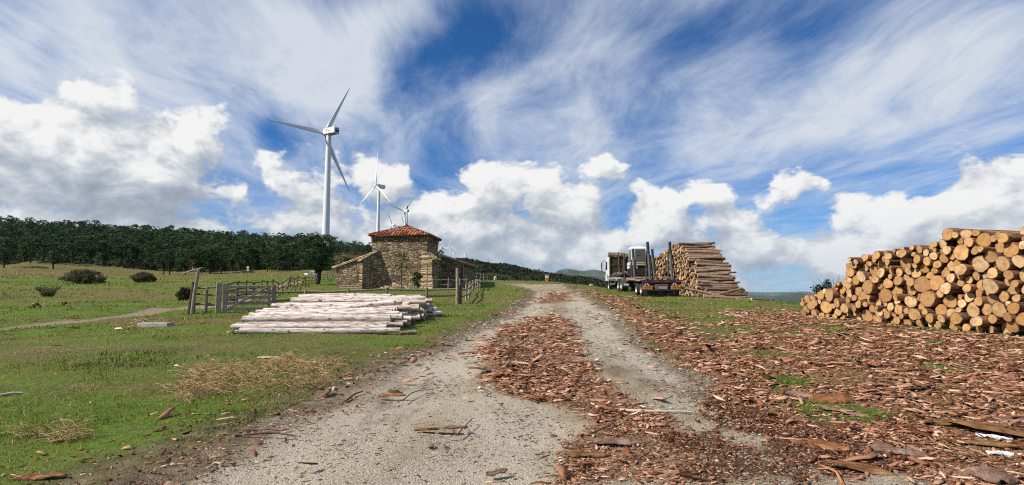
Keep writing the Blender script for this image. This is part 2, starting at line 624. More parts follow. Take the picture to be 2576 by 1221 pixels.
ROAD = gpoly([(250, 1221), (500, 1130), (640, 1062), (800, 1000), (1000, 912), (1090, 872), (1200, 818), (1290, 782), (1328, 748), (1336, 735), (1305, 722), (1256, 712.5),
              (1340, 714.5), (1424, 715), (1446, 727), (1490, 748), (1565, 792), (1610, 850), (1700, 915), (1815, 958), (1850, 1010), (1950, 1060), (2100, 1100), (2260, 1120), (2420, 1170), (2500, 1221)])
ROAD = ROAD[:-1] + [ROAD[-1], (ROAD[-1][0] - 1.0, 0.0), (3.0, -60.0), (-6.0, -60.0), (-3.6, 1.5)]
PATHP = gpoly([(-400, 868), (0, 822), (250, 797), (440, 772), (490, 768), (560, 758), (610, 745), (655, 728), (700, 716), (745, 706), (790, 700), (800, 703), (770, 708), (730, 718), (690, 732), (660, 748), (630, 764), (560, 776), (500, 778), (440, 781), (250, 808), (0, 833), (-400, 885)])
BARK_A = gpoly([(1300, 800), (1420, 796), (1462, 850), (1470, 900), (1545, 960), (1600, 1010), (1690, 1050), (1740, 1085), (1790, 1150), (1810, 1221), (1385, 1221), (1372, 1165), (1400, 1105), (1490, 1050), (1300, 1005), (1225, 970), (1190, 925), (1205, 865), (1250, 825)])
BARK_F = gpoly([(1362, 736), (1440, 735), (1432, 760), (1350, 762)])
BARK_B = gpoly([(1438, 722), (1520, 734), (1600, 752), (1690, 778), (1770, 800), (1800, 782), (1870, 774), (2000, 780), (2060, 790), (2350, 832), (2576, 852), (2900, 880), (2900, 1600), (2700, 1700), (2330, 1221), (2100, 1190), (2010, 1150), (1920, 1080), (1830, 1030), (1760, 985), (1805, 958), (1705, 915), (1612, 850), (1570, 792), (1490, 747)])
GRASSY = gpoly([(1560, 757), (1700, 764), (1850, 800), (1920, 830), (1800, 850), (1680, 810)])
MULCH = gpoly([(1735, 985), (1840, 1005), (2000, 1060), (2240, 1120), (2340, 1175), (2100, 1195), (1930, 1150), (1840, 1080)])
MULCH2 = gpoly([(1560, 1090), (1800, 1080), (1960, 1150), (2120, 1205), (2120, 1221), (1800, 1221)])
TRACK_R = gpoly([(1440, 760), (1500, 775), (1580, 860), (1690, 925), (1800, 960), (1720, 985), (1560, 950), (1490, 880), (1440, 800)])
DRYW = gpoly([(425, 985), (520, 925), (660, 930), (760, 905), (840, 915), (790, 975), (600, 1010), (430, 1015)])
DRYW2 = gpoly([(60, 1100), (200, 1075), (240, 1105), (120, 1140)])
DRYW3 = gpoly([(290, 822), (360, 806), (430, 812), (380, 826), (300, 832)])


RUTS = [[tuple(G(*q)[:2]) for q in l] for l in ([(620, 1221), (900, 1080), (1080, 960), (1180, 870), (1290, 798), (1345, 765), (1352, 735)], [(1180, 1221), (1250, 1080), (1230, 1010), (1150, 900)][:3], [(1840, 1010), (1680, 930), (1560, 870), (1490, 800), (1440, 755), (1405, 735)])]


def line_d(x, y, pts):
    best = np.full(np.shape(x), 1e9)
    for (ax, ay), (bx, by) in zip(pts[:-1], pts[1:]):
        ex, ey = bx - ax, by - ay
        t = np.clip(((x - ax) * ex + (y - ay) * ey) / (ex * ex + ey * ey + 1e-12), 0, 1)
        best = np.minimum(best, np.hypot(x - ax - t * ex, y - ay - t * ey))
    return best


def ruts(x, y):
    w = (fbm(x * .8, y * .8, 63, 3) - .5) * .8
    return np.max([1 - sstep(.25, 1.0, line_d(x, y, l) + w) for l in RUTS], 0)


def verge(x, y):
    sd = poly_sd(x, y, ROAD) + (fbm(x * .9, y * .9, 21, 4) - .5) * .8
    return np.exp(-((sd + .05) / .75) ** 2)


def zones(x, y):
    wob = (fbm(x * .9, y * .9, 21, 4) - .5) * 1.1
    wob2 = (fbm(x * 2.2, y * 2.2, 31, 4) - .5) * .9
    sc = np.clip(.25 + np.hypot(x, y) * .02, .25, 1.2)
    road = sstep(-.3, .3, poly_sd(x, y, ROAD) / sc + wob * 1.5 + wob2 * .5 + .05)
    path = sstep(-.25, .25, poly_sd(x, y, PATHP) - .30 + wob * .35)
    ba = sstep(-.25, .45, poly_sd(x, y, BARK_A) / sc * .8 + wob2 * .8)
    bf = sstep(-.6, .6, poly_sd(x, y, BARK_F) + wob * .8) * .8
    bb = sstep(-.3, .6, poly_sd(x, y, BARK_B) / sc * .8 + wob2 * 1.0)
    grassy = sstep(-.8, .8, poly_sd(x, y, GRASSY) + wob * 1.5)
    patch = sstep(.60, .70, fbm(x * .8 + 3, y * .8, 77, 4))
    bb = bb * (1 - .8 * grassy) * (1 - .75 * patch)
    bark = np.clip(np.maximum(np.maximum(ba, bf), bb), 0, 1)
    mulch = np.maximum(sstep(-.2, .3, poly_sd(x, y, MULCH) + wob2 * .9), .75 * sstep(-.3, .3, poly_sd(x, y, MULCH2) + wob2 * .8))
    dry = np.clip(fbm(x * .22, y * .5, 41, 4) * 1.6 - .45, 0, 1)
    dry = np.clip(dry + (.25 + 1.1 * fbm(x * .07, y * .2, 48, 4)) * .75 * sstep(84, 100, y + 14 * (fbm(x * .04, y * .1, 44, 3) - .5)) * (x < -12) - .45 * sstep(60, 72, y) * (1 - sstep(80, 88, y)) * (x < -18) + .25 * sstep(34, 44, y) * (1 - sstep(50, 60, y)) * (x < -18), 0, 1.3)
    dw = np.maximum(np.maximum(sstep(-.3, .3, poly_sd(x, y, DRYW) + wob2), sstep(-.2, .2, poly_sd(x, y, DRYW2) + wob2 * .7)), sstep(-.3, .3, poly_sd(x, y, DRYW3) + wob2 * .7))
    return road, path, bark, mulch, dry, dw


# ground grid: fine near the viewpoint, coarse far away
def spacing(lim, s0, k):
    out = [0.0]
    while out[-1] < lim:
        out.append(out[-1] + max(s0, k * out[-1]))
    return np.array(out)


yp = spacing(150, .11, .014); yn = -spacing(60, .5, .1)[1:][::-1]
xp = spacing(130, .13, .016); xn = -spacing(190, .13, .016)[1:][::-1]
gy = np.concatenate((yn, yp)); gx = np.concatenate((xn, xp))
GX, GY = np.meshgrid(gx, gy)
fx, fy = GX.ravel(), GY.ravel()
gz = Z(fx, fy)
zr = zones(fx, fy)
gz = gz - ruts(fx, fy) * zr[0] * .05 + zr[0] * (fbm(fx * 3.1, fy * 3.1, 61, 3) - .5) * .03 - zr[1] * .05
nx, ny = len(gx), len(gy)
ii = np.arange(nx * ny).reshape(ny, nx)
quads = np.stack((ii[:-1, :-1], ii[:-1, 1:], ii[1:, 1:], ii[1:, :-1]), -1).reshape(-1, 4)


def ground_mat(t):
    co = objco(t)
    road, path, bark, mulch, dry = (t.attr(k) for k in ('road', 'path', 'bark', 'mulch', 'dry'))
    nA = t.noise(co, 1.6, 6, .6)
    nB = t.noise(co, 14.0, 6, .65)
    nC = t.noise(co, 60.0, 4, .7)
    nS = t.noise(t.scalev(co, (.22, 1.0, 1.0)), .5, 7, .68)
    nF = t.noise(t.scalev(co, (.5, 1.0, 1.0)), .9, 6, .7)
    # turf
    g = t.ramp(nB, [(.25, (.034, .060, .009)), (.5, (.092, .138, .019)), (.75, (.16, .20, .038))])
    dryc = t.ramp(nB, [(.25, (.050, .040, .015)), (.5, (.125, .103, .038)), (.8, (.235, .19, .08))])
    df = t.mapr(t.math('ADD', t.math('ADD', dry, t.math('MULTIPLY', nA, .6)), t.math('MULTIPLY', nS, .55)), .76, 1.30, 0, .88, smooth=True)
    g = t.mix(df, g, dryc)
    g = t.mix(t.mapr(nF, .52, .70, 0, .55, smooth=True), g, (.045, .040, .016))
    soil = t.mapr(t.noise(t.scalev(co, (.5, 1.2, 1)), .9, 6, .66), .56, .66, 0, .8, smooth=True)
    g = t.mix(soil, g, (.105, .078, .048))
    # gravel
    cow = t.vmath('ADD', co, t.vmath('MULTIPLY', t.vmath('SUBTRACT', t.noisec(co, 55.0, 3), (.5, .5, .5)), (.035, .035, .035)))
    vo = t.n('ShaderNodeTexVoronoi', {'Vector': cow, 'Scale': 62.0, 'Randomness': 1.0})
    vc = t.n('ShaderNodeSeparateColor', {0: vo.outputs['Color']}).outputs[0]
    vo2 = t.n('ShaderNodeTexVoronoi', {'Vector': cow, 'Scale': 150.0})
    vc2 = t.n('ShaderNodeSeparateColor', {0: vo2.outputs['Color']}).outputs[0]
    gr = t.ramp(t.math('ADD', t.math('MULTIPLY_ADD', vc2, .35, t.math('MULTIPLY', vc, .25)), t.math('MULTIPLY', nC, .4)), [(.2, (.12, .095, .065)), (.45, (.30, .25, .18)), (.66, (.43, .37, .285)), (.9, (.60, .55, .46))])
    dirt = t.ramp(nB, [(.3, (.16, .118, .075)), (.7, (.33, .26, .17))])
    rut = t.attr('rut')
    dm = t.mapr(t.math('SUBTRACT', t.math('ADD', t.math('MULTIPLY', nA, .7), t.math('MULTIPLY', t.noise(co, .45, 5, .6), .5)), t.math('MULTIPLY', rut, .10)), .50, .66, 0.0, .9, smooth=True)
    gr = t.mix(dm, gr, dirt)
    gr = t.mix(t.math('MULTIPLY', rut, t.mapr(nB, .3, .7, .25, .75)), gr, (.44, .39, .315))
    damp = t.mapr(t.noise(t.scalev(co, (1.0, .45, 1)), .8, 6, .65), .54, .66, 0, .6, smooth=True)
    gr = t.mix(damp, gr, (.115, .085, .055))
    ed = t.mapr(t.math('ADD', t.attr('verge'), t.math('MULTIPLY', t.math('SUBTRACT', nB, .5), 1.3)), .45, .85, 0, .8, smooth=True)
    dk = t.ramp(t.noise(co, 5.0, 6, .68), [(.35, (.055, .040, .026)), (.55, (.15, .112, .072)), (.7, (.27, .215, .15))])
    pth = t.ramp(nB, [(.3, (.17, .125, .085)), (.7, (.30, .235, .17))])
    # litter soil under the bark
    vo3 = t.n('ShaderNodeTexVoronoi', {'Vector': t.scalev(co, (1.0, 2.2, 1.0)), 'Scale': 26.0})
    v3 = t.n('ShaderNodeSeparateColor', {0: vo3.outputs['Color']}).outputs[0]
    li = t.ramp(v3, [(.0, (.045, .022, .012)), (.4, (.155, .080, .040)), (.75, (.29, .165, .09)), (1, (.44, .29, .17))])
    ml = t.ramp(t.math('ADD', t.math('MULTIPLY', v3, .4), t.math('MULTIPLY', nC, .6)), [(.3, (.022, .012, .008)), (.55, (.075, .04, .025)), (.8, (.17, .10, .065))])
    rm = t.mapr(t.math('ADD', road, t.math('MULTIPLY', t.math('SUBTRACT', nB, .5), .9)), .40, .62, smooth=True)
    col = t.mix(rm, g, gr)
    col = t.mix(t.mapr(t.math('ADD', path, t.math('MULTIPLY', t.math('SUBTRACT', nB, .5), .7)), .4, .6), col, pth)
    col = t.mix(ed, col, dk)
    bm = t.mapr(t.math('ADD', bark, t.math('MULTIPLY', t.math('SUBTRACT', nB, .5), 1.2)), .45, .75, 0, .85, smooth=True)
    col = t.mix(bm, col, li)
    mm = t.mapr(t.math('ADD', mulch, t.math('MULTIPLY', t.math('SUBTRACT', nB, .5), 1.0)), .45, .70, 0, .9, smooth=True)
    col = t.mix(mm, col, ml)
    h = t.math('ADD', t.math('MULTIPLY', nB, .5), t.math('ADD', t.math('MULTIPLY', nC, .25), t.math('MULTIPLY', t.math('SUBTRACT', 1.0, vo.outputs['Distance']), .35)))
    nm = t.bump(h, .9, .035)
    return bsdf(t, col, .95, nm, spec=.1)


M = {}
M['ground'] = material('ground', ground_mat)
gme = arrays_mesh('ground', np.stack((fx, fy, gz), 1), quads.ravel(), np.full(len(quads), 4),
                  {'road': zr[0], 'path': zr[1], 'bark': zr[2], 'mulch': zr[3], 'dry': zr[4], 'rut': ruts(fx, fy), 'verge': verge(fx, fy)})
ground = tag(link('ground', gme, [M['ground']], smooth=True), 'grass field with a gravel track and red bark litter', kind='structure')


# ------------------------------------------------------------------ hills and far country
def hill(name, prof, dr, df, zfront, db, zback, mat, nd=26, rough=1.0, step=6, kind='structure', label=None, shape=.9):
    pxs = np.arange(prof[0][0], prof[-1][0] + step, step)
    pys = np.interp(pxs, [p[0] for p in prof], [p[1] for p in prof])
    vs = []
    rows = list(np.linspace(0, 1, nd)) + [1 + (k + 1) / 8 for k in range(8)]
    for ti, tt in enumerate(rows):
        for px, py in zip(pxs, pys):
            top = P(px, py, dr)
            if tt <= 1:
                d = df + (dr - df) * tt
                z = zfront + (top.z - zfront) * (tt ** shape)
            else:
                q = tt - 1
                d = dr + (db - dr) * q
                z = top.z + (zback - top.z) * q ** 1.5
            vs.append((top.x / dr * d, d, z))
    vs = np.array(vs)
    w = rough * dr * .006
    vs[:, 2] += (fbm(vs[:, 0] / (dr * .05), vs[:, 1] / (dr * .05), 9, 4) - .5) * w * 2 * np.repeat(np.minimum(1, np.array(rows) * 3) * (np.array(rows) < 1.4), len(pxs))
    n = len(pxs)
    k = np.arange(len(vs)).reshape(len(rows), n)
    q = np.stack((k[:-1, :-1], k[:-1, 1:], k[1:, 1:], k[1:, :-1]), -1).reshape(-1, 4)
    me = arrays_mesh(name, vs, q.ravel(), np.full(len(q), 4))
    o = link(name, me, [mat], smooth=True)
    tag(o, label, kind=kind)
    return o, vs.reshape(len(rows), n, 3)


def hillmat(c1, c2, c3, sc):
    def f(t):
        co = objco(t)
        n = t.noise(co, sc, 7, .62)
        n2 = t.noise(co, sc * .12, 5, .6)
        c = t.ramp(t.math('MULTIPLY_ADD', n2, .5, t.math('MULTIPLY', n, .5)), [(.35, c1), (.5, c2), (.66, c3)])
        return bsdf(t, c, .95, t.bump(n, .8, 3.0 / sc * .2), spec=.05)
    return f


M['hill_forest'] = material('hill_forest', hillmat((.030, .024, .012), (.075, .060, .026), (.12, .095, .045), .35))
M['hill_shrub'] = material('hill_shrub', hillmat((.012, .018, .008), (.026, .036, .013), (.06, .058, .022), .3))
M['hill_far'] = material('hill_far', hillmat((.020, .028, .012), (.045, .055, .022), (.12, .11, .06), .02))
M['mountain'] = material('mountain', hillmat((.018, .028, .016), (.035, .048, .024), (.13, .125, .10), .003))

h_forest, HFV = hill('forest_hill', [(-1100, 610), (-500, 582), (-100, 576), (0, 577), (150, 588), (300, 597), (450, 606), (600, 617), (720, 625), (840, 630), (900, 634), (960, 642), (1060, 660), (1130, 690)], 270, 135, 3.6, 420, 0, M['hill_forest'], label='wooded slope', shape=1.0)
h_shrub, HSV = hill('shrub_hill', [(980, 668), (1060, 662), (1130, 655), (1175, 655), (1210, 658), (1300, 674), (1340, 682), (1400, 692), (1440, 697), (1480, 704), (1520, 714), (1560, 724), (1600, 735), (1680, 752)], 255, 100, -1.2, 400, -30, M['hill_shrub'], label='scrubby hillside', shape=.85)
h_r1, _ = hill('ridge_hill', [(600, 640), (760, 628), (830, 622), (900, 620), (960, 624), (1050, 634), (1110, 645), (1180, 668), (1300, 700)], 520, 300, 6, 800, 0, M['hill_shrub'], label='wind farm ridge', nd=14)
h_r2, _ = hill('ridge_hill', [(820, 640), (960, 634), (1050, 640), (1110, 651), (1170, 656), (1230, 668), (1320, 700)], 2100, 1500, 20, 2600, 0, M['hill_far'], label='far end of the wind farm ridge', nd=12)
h_m1, _ = hill('mountain', [(1230, 720), (1330, 704), (1390, 690), (1405, 681), (1425, 677), (1440, 679), (1452, 682), (1470, 685), (1482, 683), (1500, 682), (1520, 686), (1545, 692), (1580, 706), (1640, 722), (1720, 735), (1800, 742)], 7800, 4400, -320, 10000, -400, M['mountain'], label='dark rocky mountain beyond the scrub hill', nd=30, rough=.8)
h_m2, _ = hill('far_hills', [(1750, 748), (1850, 741), (1890, 741), (1925, 746), (1950, 744), (1990, 737), (2010, 737), (2050, 741), (2120, 747), (2300, 752), (2700, 752)], 6200, 3600, -270, 8200, -400, M['mountain'], label='low wooded hills beyond the field', nd=20, rough=.35)
h_m3, _ = hill('far_hills', [(1500, 742), (1700, 738), (1900, 735), (1950, 735), (2020, 733), (2060, 736), (2120, 739), (2300, 742), (2800, 744)], 13000, 9500, -440, 15500, -450, M['mountain'], label='farthest hills on the horizon', nd=12, rough=.25)
vv = np.array([(-13000, -2000, -60), (13000, -2000, -60), (13000, 60, -60), (13000, 5000, -400), (13000, 16000, -480), (-13000, 16000, -480), (-13000, 5000, -400), (-13000, 60, -60)], float)
tag(link('valley', arrays_mesh('valley', vv, [0, 1, 2, 7, 7, 2, 3, 6, 6, 3, 4, 5], [4, 4, 4]), [M['mountain']]), 'low country below the ridge', kind='structure')

# haze between here and the far hills
hz = MB()
hz.box((0, 7100, -147), (27000, 18600, 766))
hm = bpy.data.materials.new('haze')
hm.use_nodes = True
ht = NT(hm.node_tree); hm.node_tree.nodes.clear()
ho = ht.n('ShaderNodeOutputMaterial')
hv = ht.n('ShaderNodeVolumePrincipled', {'Color': (.62, .80, 1.0, 1), 'Density': 2.2e-5, 'Anisotropy': 0.0})
hm.node_tree.links.new(hv.outputs[0], ho.inputs['Volume'])
tag(hz.build('haze', [hm]), 'pale air over the far hills', kind='stuff')

# ------------------------------------------------------------------ words
_ONES = 'zeroth first second third fourth fifth sixth seventh eighth ninth tenth eleventh twelfth thirteenth fourteenth fifteenth sixteenth seventeenth eighteenth nineteenth'.split()
_TENS = {20: 'twenty', 30: 'thirty', 40: 'forty', 50: 'fifty', 60: 'sixty', 70: 'seventy', 80: 'eighty'}


def ordw(n):
    if n < 20: return _ONES[n]
    t, o = n // 10 * 10, n % 10
    return (_TENS[t][:-1] + 'ieth') if o == 0 else _TENS[t] + '-' + _ONES[o]


# ------------------------------------------------------------------ wood
def rnd_of(t):
    oi = t.n('ShaderNodeObjectInfo').outputs['Random']
    return t.math('FRACT', t.math('ADD', oi, t.attr('tint')))


def bark_mat(t):
    co = objco(t); r = rnd_of(t)
    off = t.n('ShaderNodeCombineXYZ', {0: t.math('MULTIPLY', r, 37.0), 1: 0.0, 2: 0.0}).outputs[0]
    c = t.vmath('ADD', co, off)
    n = t.noise(t.scalev(c, (3.0, 14.0, 14.0)), 1.6, 7, .65, .4)
    p = t.noise(t.scalev(c, (1.2, 5.0, 5.0)), 1.3, 5, .6)
    base = t.ramp(n, [(.28, (.035, .018, .011)), (.46, (.125, .066, .038)), (.62, (.25, .145, .088)), (.8, (.41, .28, .19))])
    bare = t.ramp(n, [(.3, (.20, .09, .04)), (.6, (.36, .18, .085)), (.85, (.52, .32, .18))])
    pm = t.mapr(t.math('ADD', p, t.math('MULTIPLY', t.math('SUBTRACT', r, .5), .25)), .52, .60, 0, .85)
    col = t.mix(pm, base, bare)
    hv = t.n('ShaderNodeHueSaturation', {'Value': t.mapr(r, 0, 1, .72, 1.2), 'Color': col}).outputs[0]
    return bsdf(t, hv, .9, t.bump(n, .9, .03), spec=.12)


def end_mat(tan):
    def f(t):
        co = objco(t); r = rnd_of(t)
        s = t.n('ShaderNodeSeparateXYZ', {0: co}).outputs
        wob = t.noise(co, 9.0, 3)
        rad = t.math('SQRT', t.math('ADD', t.math('MULTIPLY', s[1], s[1]), t.math('MULTIPLY', s[2], s[2])))
        ring = t.math('SINE', t.math('MULTIPLY', t.math('ADD', rad, t.math('MULTIPLY', wob, .05)), 330.0))
        fine = t.noise(t.scalev(co, (1, 1, 1)), 60.0, 4, .7)
        blot = t.noise(t.vmath('ADD', co, t.n('ShaderNodeCombineXYZ', {0: t.math('MULTIPLY', r, 91.0)}).outputs[0]), 7.0, 4, .6)
        c = t.ramp(t.math('FRACT', t.math('MULTIPLY', r, 7.31)), [(0, tan[0]), (.35, tan[1]), (.7, tan[2]), (1, tan[3])])
        c = t.mix(t.mapr(ring, -1, 1, .0, .32), c, (.30, .15, .055))
        c = t.mix(t.mapr(blot, .45, .66, 0, .7), c, (.25, .125, .055))
        c = t.mix(t.mapr(fine, .55, .75, 0, .35), c, (.22, .12, .055))
        heart = t.mapr(rad, .012, .0, 0, .9)
        ang = t.n('ShaderNodeMath', {0: s[1], 1: s[2]}, operation='ARCTAN2').outputs[0]
        crack = t.math('MULTIPLY', t.mapr(t.math('ABSOLUTE', t.math('SINE', t.math('ADD', t.math('MULTIPLY', ang, 1.5), t.math('MULTIPLY', r, 60.0)))), .05, .0, 0, .7), t.mapr(rad, .10, .02, .1, 1))
        c = t.mix(t.math('MAXIMUM', heart, t.math('MULTIPLY', crack, t.mapr(t.math('FRACT', t.math('MULTIPLY', r, 3.7)), .4, .6))), c, (.06, .03, .015))
        return bsdf(t, c, .85, t.bump(t.math('ADD', fine, t.math('MULTIPLY', ring, .2)), .35, .008), spec=.15)
    return f


M['log_bark'] = material('log_bark', bark_mat)
M['log_end'] = material('log_end', end_mat([(.54, .33, .14), (.42, .225, .075), (.62, .45, .25), (.31, .155, .055)]))
M['pole_end'] = material('pole_end', end_mat([(.58, .40, .22), (.50, .31, .15), (.62, .47, .29), (.42, .26, .13)]))


def polebark(t):
    co = objco(t); r = rnd_of(t)
    c = t.vmath('ADD', co, t.n('ShaderNodeCombineXYZ', {0: t.math('MULTIPLY', r, 51.0)}).outputs[0])
    n = t.noise(t.scalev(c, (2.5, 12.0, 12.0)), 1.7, 6, .62, .3)
    col = t.ramp(n, [(.3, (.085, .05, .03)), (.48, (.24, .15, .095)), (.63, (.40, .27, .18)), (.8, (.56, .42, .31))])
    col = t.n('ShaderNodeHueSaturation', {'Value': t.mapr(r, 0, 1, .48, 1.05), 'Saturation': t.mapr(r, 0, 1, 1.1, .85), 'Color': col}).outputs[0]
    return bsdf(t, col, .9, t.bump(n, .7, .02), spec=.12)


M['pole_bark'] = material('pole_bark', polebark)


def peeled(t):
    co = objco(t); r = rnd_of(t)
    c = t.vmath('ADD', co, t.n('ShaderNodeCombineXYZ', {0: t.math('MULTIPLY', r, 61.0)}).outputs[0])
    n = t.noise(t.scalev(c, (2.0, 13.0, 13.0)), 1.6, 7, .66, .5)
    k = t.noise(t.scalev(c, (2.2, 5.0, 5.0)), 2.2, 3, .5)
    f = t.noise(t.scalev(c, (6.0, 40.0, 40.0)), 1.0, 4, .7)
    col = t.ramp(n, [(.30, (.08, .05, .036)), (.39, (.28, .205, .16)), (.48, (.57, .49, .43)), (.58, (.72, .645, .585)), (.8, (.79, .725, .67))])
    col = t.mix(t.mapr(k, .62, .67, 0, .92), col, (.09, .05, .035))
    col = t.mix(t.mapr(f, .60, .75, 0, .40), col, (.34, .24, .17))
    col = t.mix(t.mapr(t.noise(t.scalev(c, (.8, 3, 3)), 1.3, 3), .56, .66, 0, .6), col, (.42, .29, .18))
    col = t.n('ShaderNodeHueSaturation', {'Value': t.mapr(r, 0, 1, .72, 1.06), 'Color': col}).outputs[0]
    return bsdf(t, col, .8, t.bump(t.math('ADD', n, t.math('MULTIPLY', f, .4)), .7, .02), spec=.15)


M['peeled'] = material('peeled', peeled)
M['peeled_end'] = material('peeled_end', end_mat([(.40, .29, .18), (.34, .22, .12), (.45, .35, .23), (.28, .17, .09)]))


def weathered(c1, c2, c3):
    def f(t):
        co = objco(t); oi = t.n('ShaderNodeObjectInfo').outputs['Random']
        geo = t.n('ShaderNodeNewGeometry').outputs['Position']
        n = t.noise(t.scalev(geo, (9, 9, 3)), 2.0, 6, .65)
        f2 = t.noise(t.scalev(geo, (30, 30, 30)), 1.0, 4, .7)
        col = t.ramp(t.math('MULTIPLY_ADD', f2, .3, t.math('MULTIPLY', n, .7)), [(.33, c1), (.5, c2), (.68, c3)])
        col = t.n('ShaderNodeHueSaturation', {'Value': t.mapr(oi, 0, 1, .8, 1.15), 'Color': col}).outputs[0]
        return bsdf(t, col, .9, t.bump(n, .5, .01), spec=.1)
    return f


M['fence_wood'] = material('fence_wood', weathered((.09, .07, .05), (.24, .195, .14), (.40, .345, .26)))
M['fence_dark'] = material('fence_dark', weathered((.022, .015, .010), (.06, .042, .028), (.14, .105, .07)))
M['gate_wood'] = material('gate_wood', weathered((.11, .095, .075), (.27, .235, .185), (.42, .375, .31)))


def log_mesh(name, L, r, seed, mats, n=14, segs=7, bend=.02, rough=.07, taper=.12, cut=.12, flare=0.0):
    rg = random.Random(seed)
    ph = [rg.uniform(0, 6.28) for _ in range(5)]
    lump = [1 + rough * (math.sin(2 * 2 * math.pi * j / n + ph[0]) + .7 * math.sin(3 * 2 * math.pi * j / n + ph[1])) * .55 + rg.uniform(-1, 1) * rough * .35 for j in range(n)]
    pts, rad = [], []
    for i in range(segs + 1):
        q = i / segs
        pts.append((L * (q - .5), bend * L * .5 * math.sin(math.pi * q * 1.1 + ph[2]) - bend * L * .25, bend * L * .4 * math.sin(math.pi * 1.4 * q + ph[3])))
        rad.append(r * (1 + taper * (.5 - q)) * (1 + rg.uniform(-1, 1) * .03) * (1 + flare * max(0, 1 - q * 6)))
    y0, z0 = pts[0][1], pts[0][2]
    pts = [(x, y - y0, z - z0) for x, y, z in pts]
    b = MB()
    b.tube(pts, rad, n=n, m=0, caps=False, ring_noise=lambda i, j: lump[j] * (1 + .03 * math.sin(i * 1.7 + j + ph[4])))
    base = b.v[:n]; endr = b.v[-n:]
    t1, t2 = rg.uniform(-cut, cut), rg.uniform(-cut, cut)
    for j in range(n):
        x, y, z = b.v[j]
        b.v[j] = (x + t1 * y + t2 * z, y, z)
    base = b.v[:n]
    for ring, rev in ((base, True), (endr, False)):
        c = Vector((sum(p[0] for p in ring) / n, sum(p[1] for p in ring) / n, sum(p[2] for p in ring) / n))
        inner = [tuple(c + (Vector(p) - c) * rg.uniform(.86, .95)) for p in ring]
        fs = [(j, (j + 1) % n, n + (j + 1) % n, n + j) for j in range(n)]
        b.add(ring + inner, [f if not rev else f[::-1] for f in fs], 0)
        b.add(inner, [tuple(range(n - 1, -1, -1)) if rev else tuple(range(n))], 1)
    me = bpy.data.meshes.new(name)
    me.from_pydata(b.v, [], b.f)
    me.polygons.foreach_set('material_index', b.m)
    me.polygons.foreach_set('use_smooth', b.s)
    for m in mats: me.materials.append(m)
    me.update()
    return me


def pack(s0, s1, h, rfun, seed, K=70, fails=60, nmax=1400, ground=None):
    """drop circles into the outline h(s); returns (s, z above ground, r)"""
    rg = np.random.default_rng(seed)
    cs = np.zeros((nmax, 3)); k = 0; miss = 0
    while k < nmax and miss < fails:
        r = rfun(rg)
        s = rg.uniform(s0 + r, s1 - r, K)
        if k:
            c = cs[:k]
            ds = s[:, None] - c[None, :, 0]
            rr = (r + c[None, :, 2]) * .97
            zz = np.where(np.abs(ds) < rr, c[None, :, 1] + np.sqrt(np.maximum(rr ** 2 - ds ** 2, 0)), r * .9)
            z = np.maximum(zz.max(1), r * .9)
        else:
            z = np.full(K, r * .9)
        ok = z + r * .5 <= h(s)
        if not ok.any():
            miss += 1; continue
        z = np.where(ok, z, 1e9)
        i = int(np.argmin(z))
        cs[k] = (s[i], z[i], r); k += 1
    return cs[:k]


def layer_labels(items, hh, fmt):
    """items: (s, z, ...) sorted into layers by height; returns labels by position"""
    lab = [None] * len(items)
    lay = {}
    for i, it in enumerate(items):
        lay.setdefault(int(it[1] / hh), []).append(i)
    for L, idx in lay.items():
        idx.sort(key=lambda i: items[i][0])
        for k, i in enumerate(idx):
            lab[i] = fmt(i, L + 1, k + 1)
    return lab


def set_axis(o, loc, ax, roll):
    ax = Vector(ax).normalized()
    q = ax.to_track_quat('X', 'Z')
    o.rotation_mode = 'QUATERNION'
    o.rotation_quaternion = q @ Euler((roll, 0, 0)).to_quaternion()
    o.location = loc


# ---- right pile: thick sawn logs, ends towards the track
FO = Vector((13.3, 14.5)); FT = Vector((-.22, .975)).normalized(); FA = Vector((.975, .22)).normalized()
prof_px = [(2018, 752), (2049, 738), (2102, 716), (2121, 696), (2126, 664), (2165, 642), (2212, 630), (2275, 624), (2341, 614), (2372, 609), (2379, 580), (2450, 580), (2536, 587), (2563, 586), (2569, 566)]
ps, ph_ = [], []
for (px, py) in prof_px:
    rr = (px - 1288) / 1400.0
    k = .22 / .975
    y = (FO.x + k * FO.y) / (rr + k)
    x = rr * y
    s = (Vector((x, y)) - FO).dot(FT)
    ps.append(s); ph_.append((736 - py) / 1400 * y + EYE - zf(x, y))
ps = np.array(ps[::-1]); ph_ = np.array(ph_[::-1])
ps = np.concatenate(([-2.2], ps)); ph_ = np.concatenate(([ph_[0]], ph_))


def h_right(s):
    return np.interp(s, ps, ph_)


def r_right(rg):
    return float(np.clip(rg.lognormal(math.log(.119), .34), .07, .25))


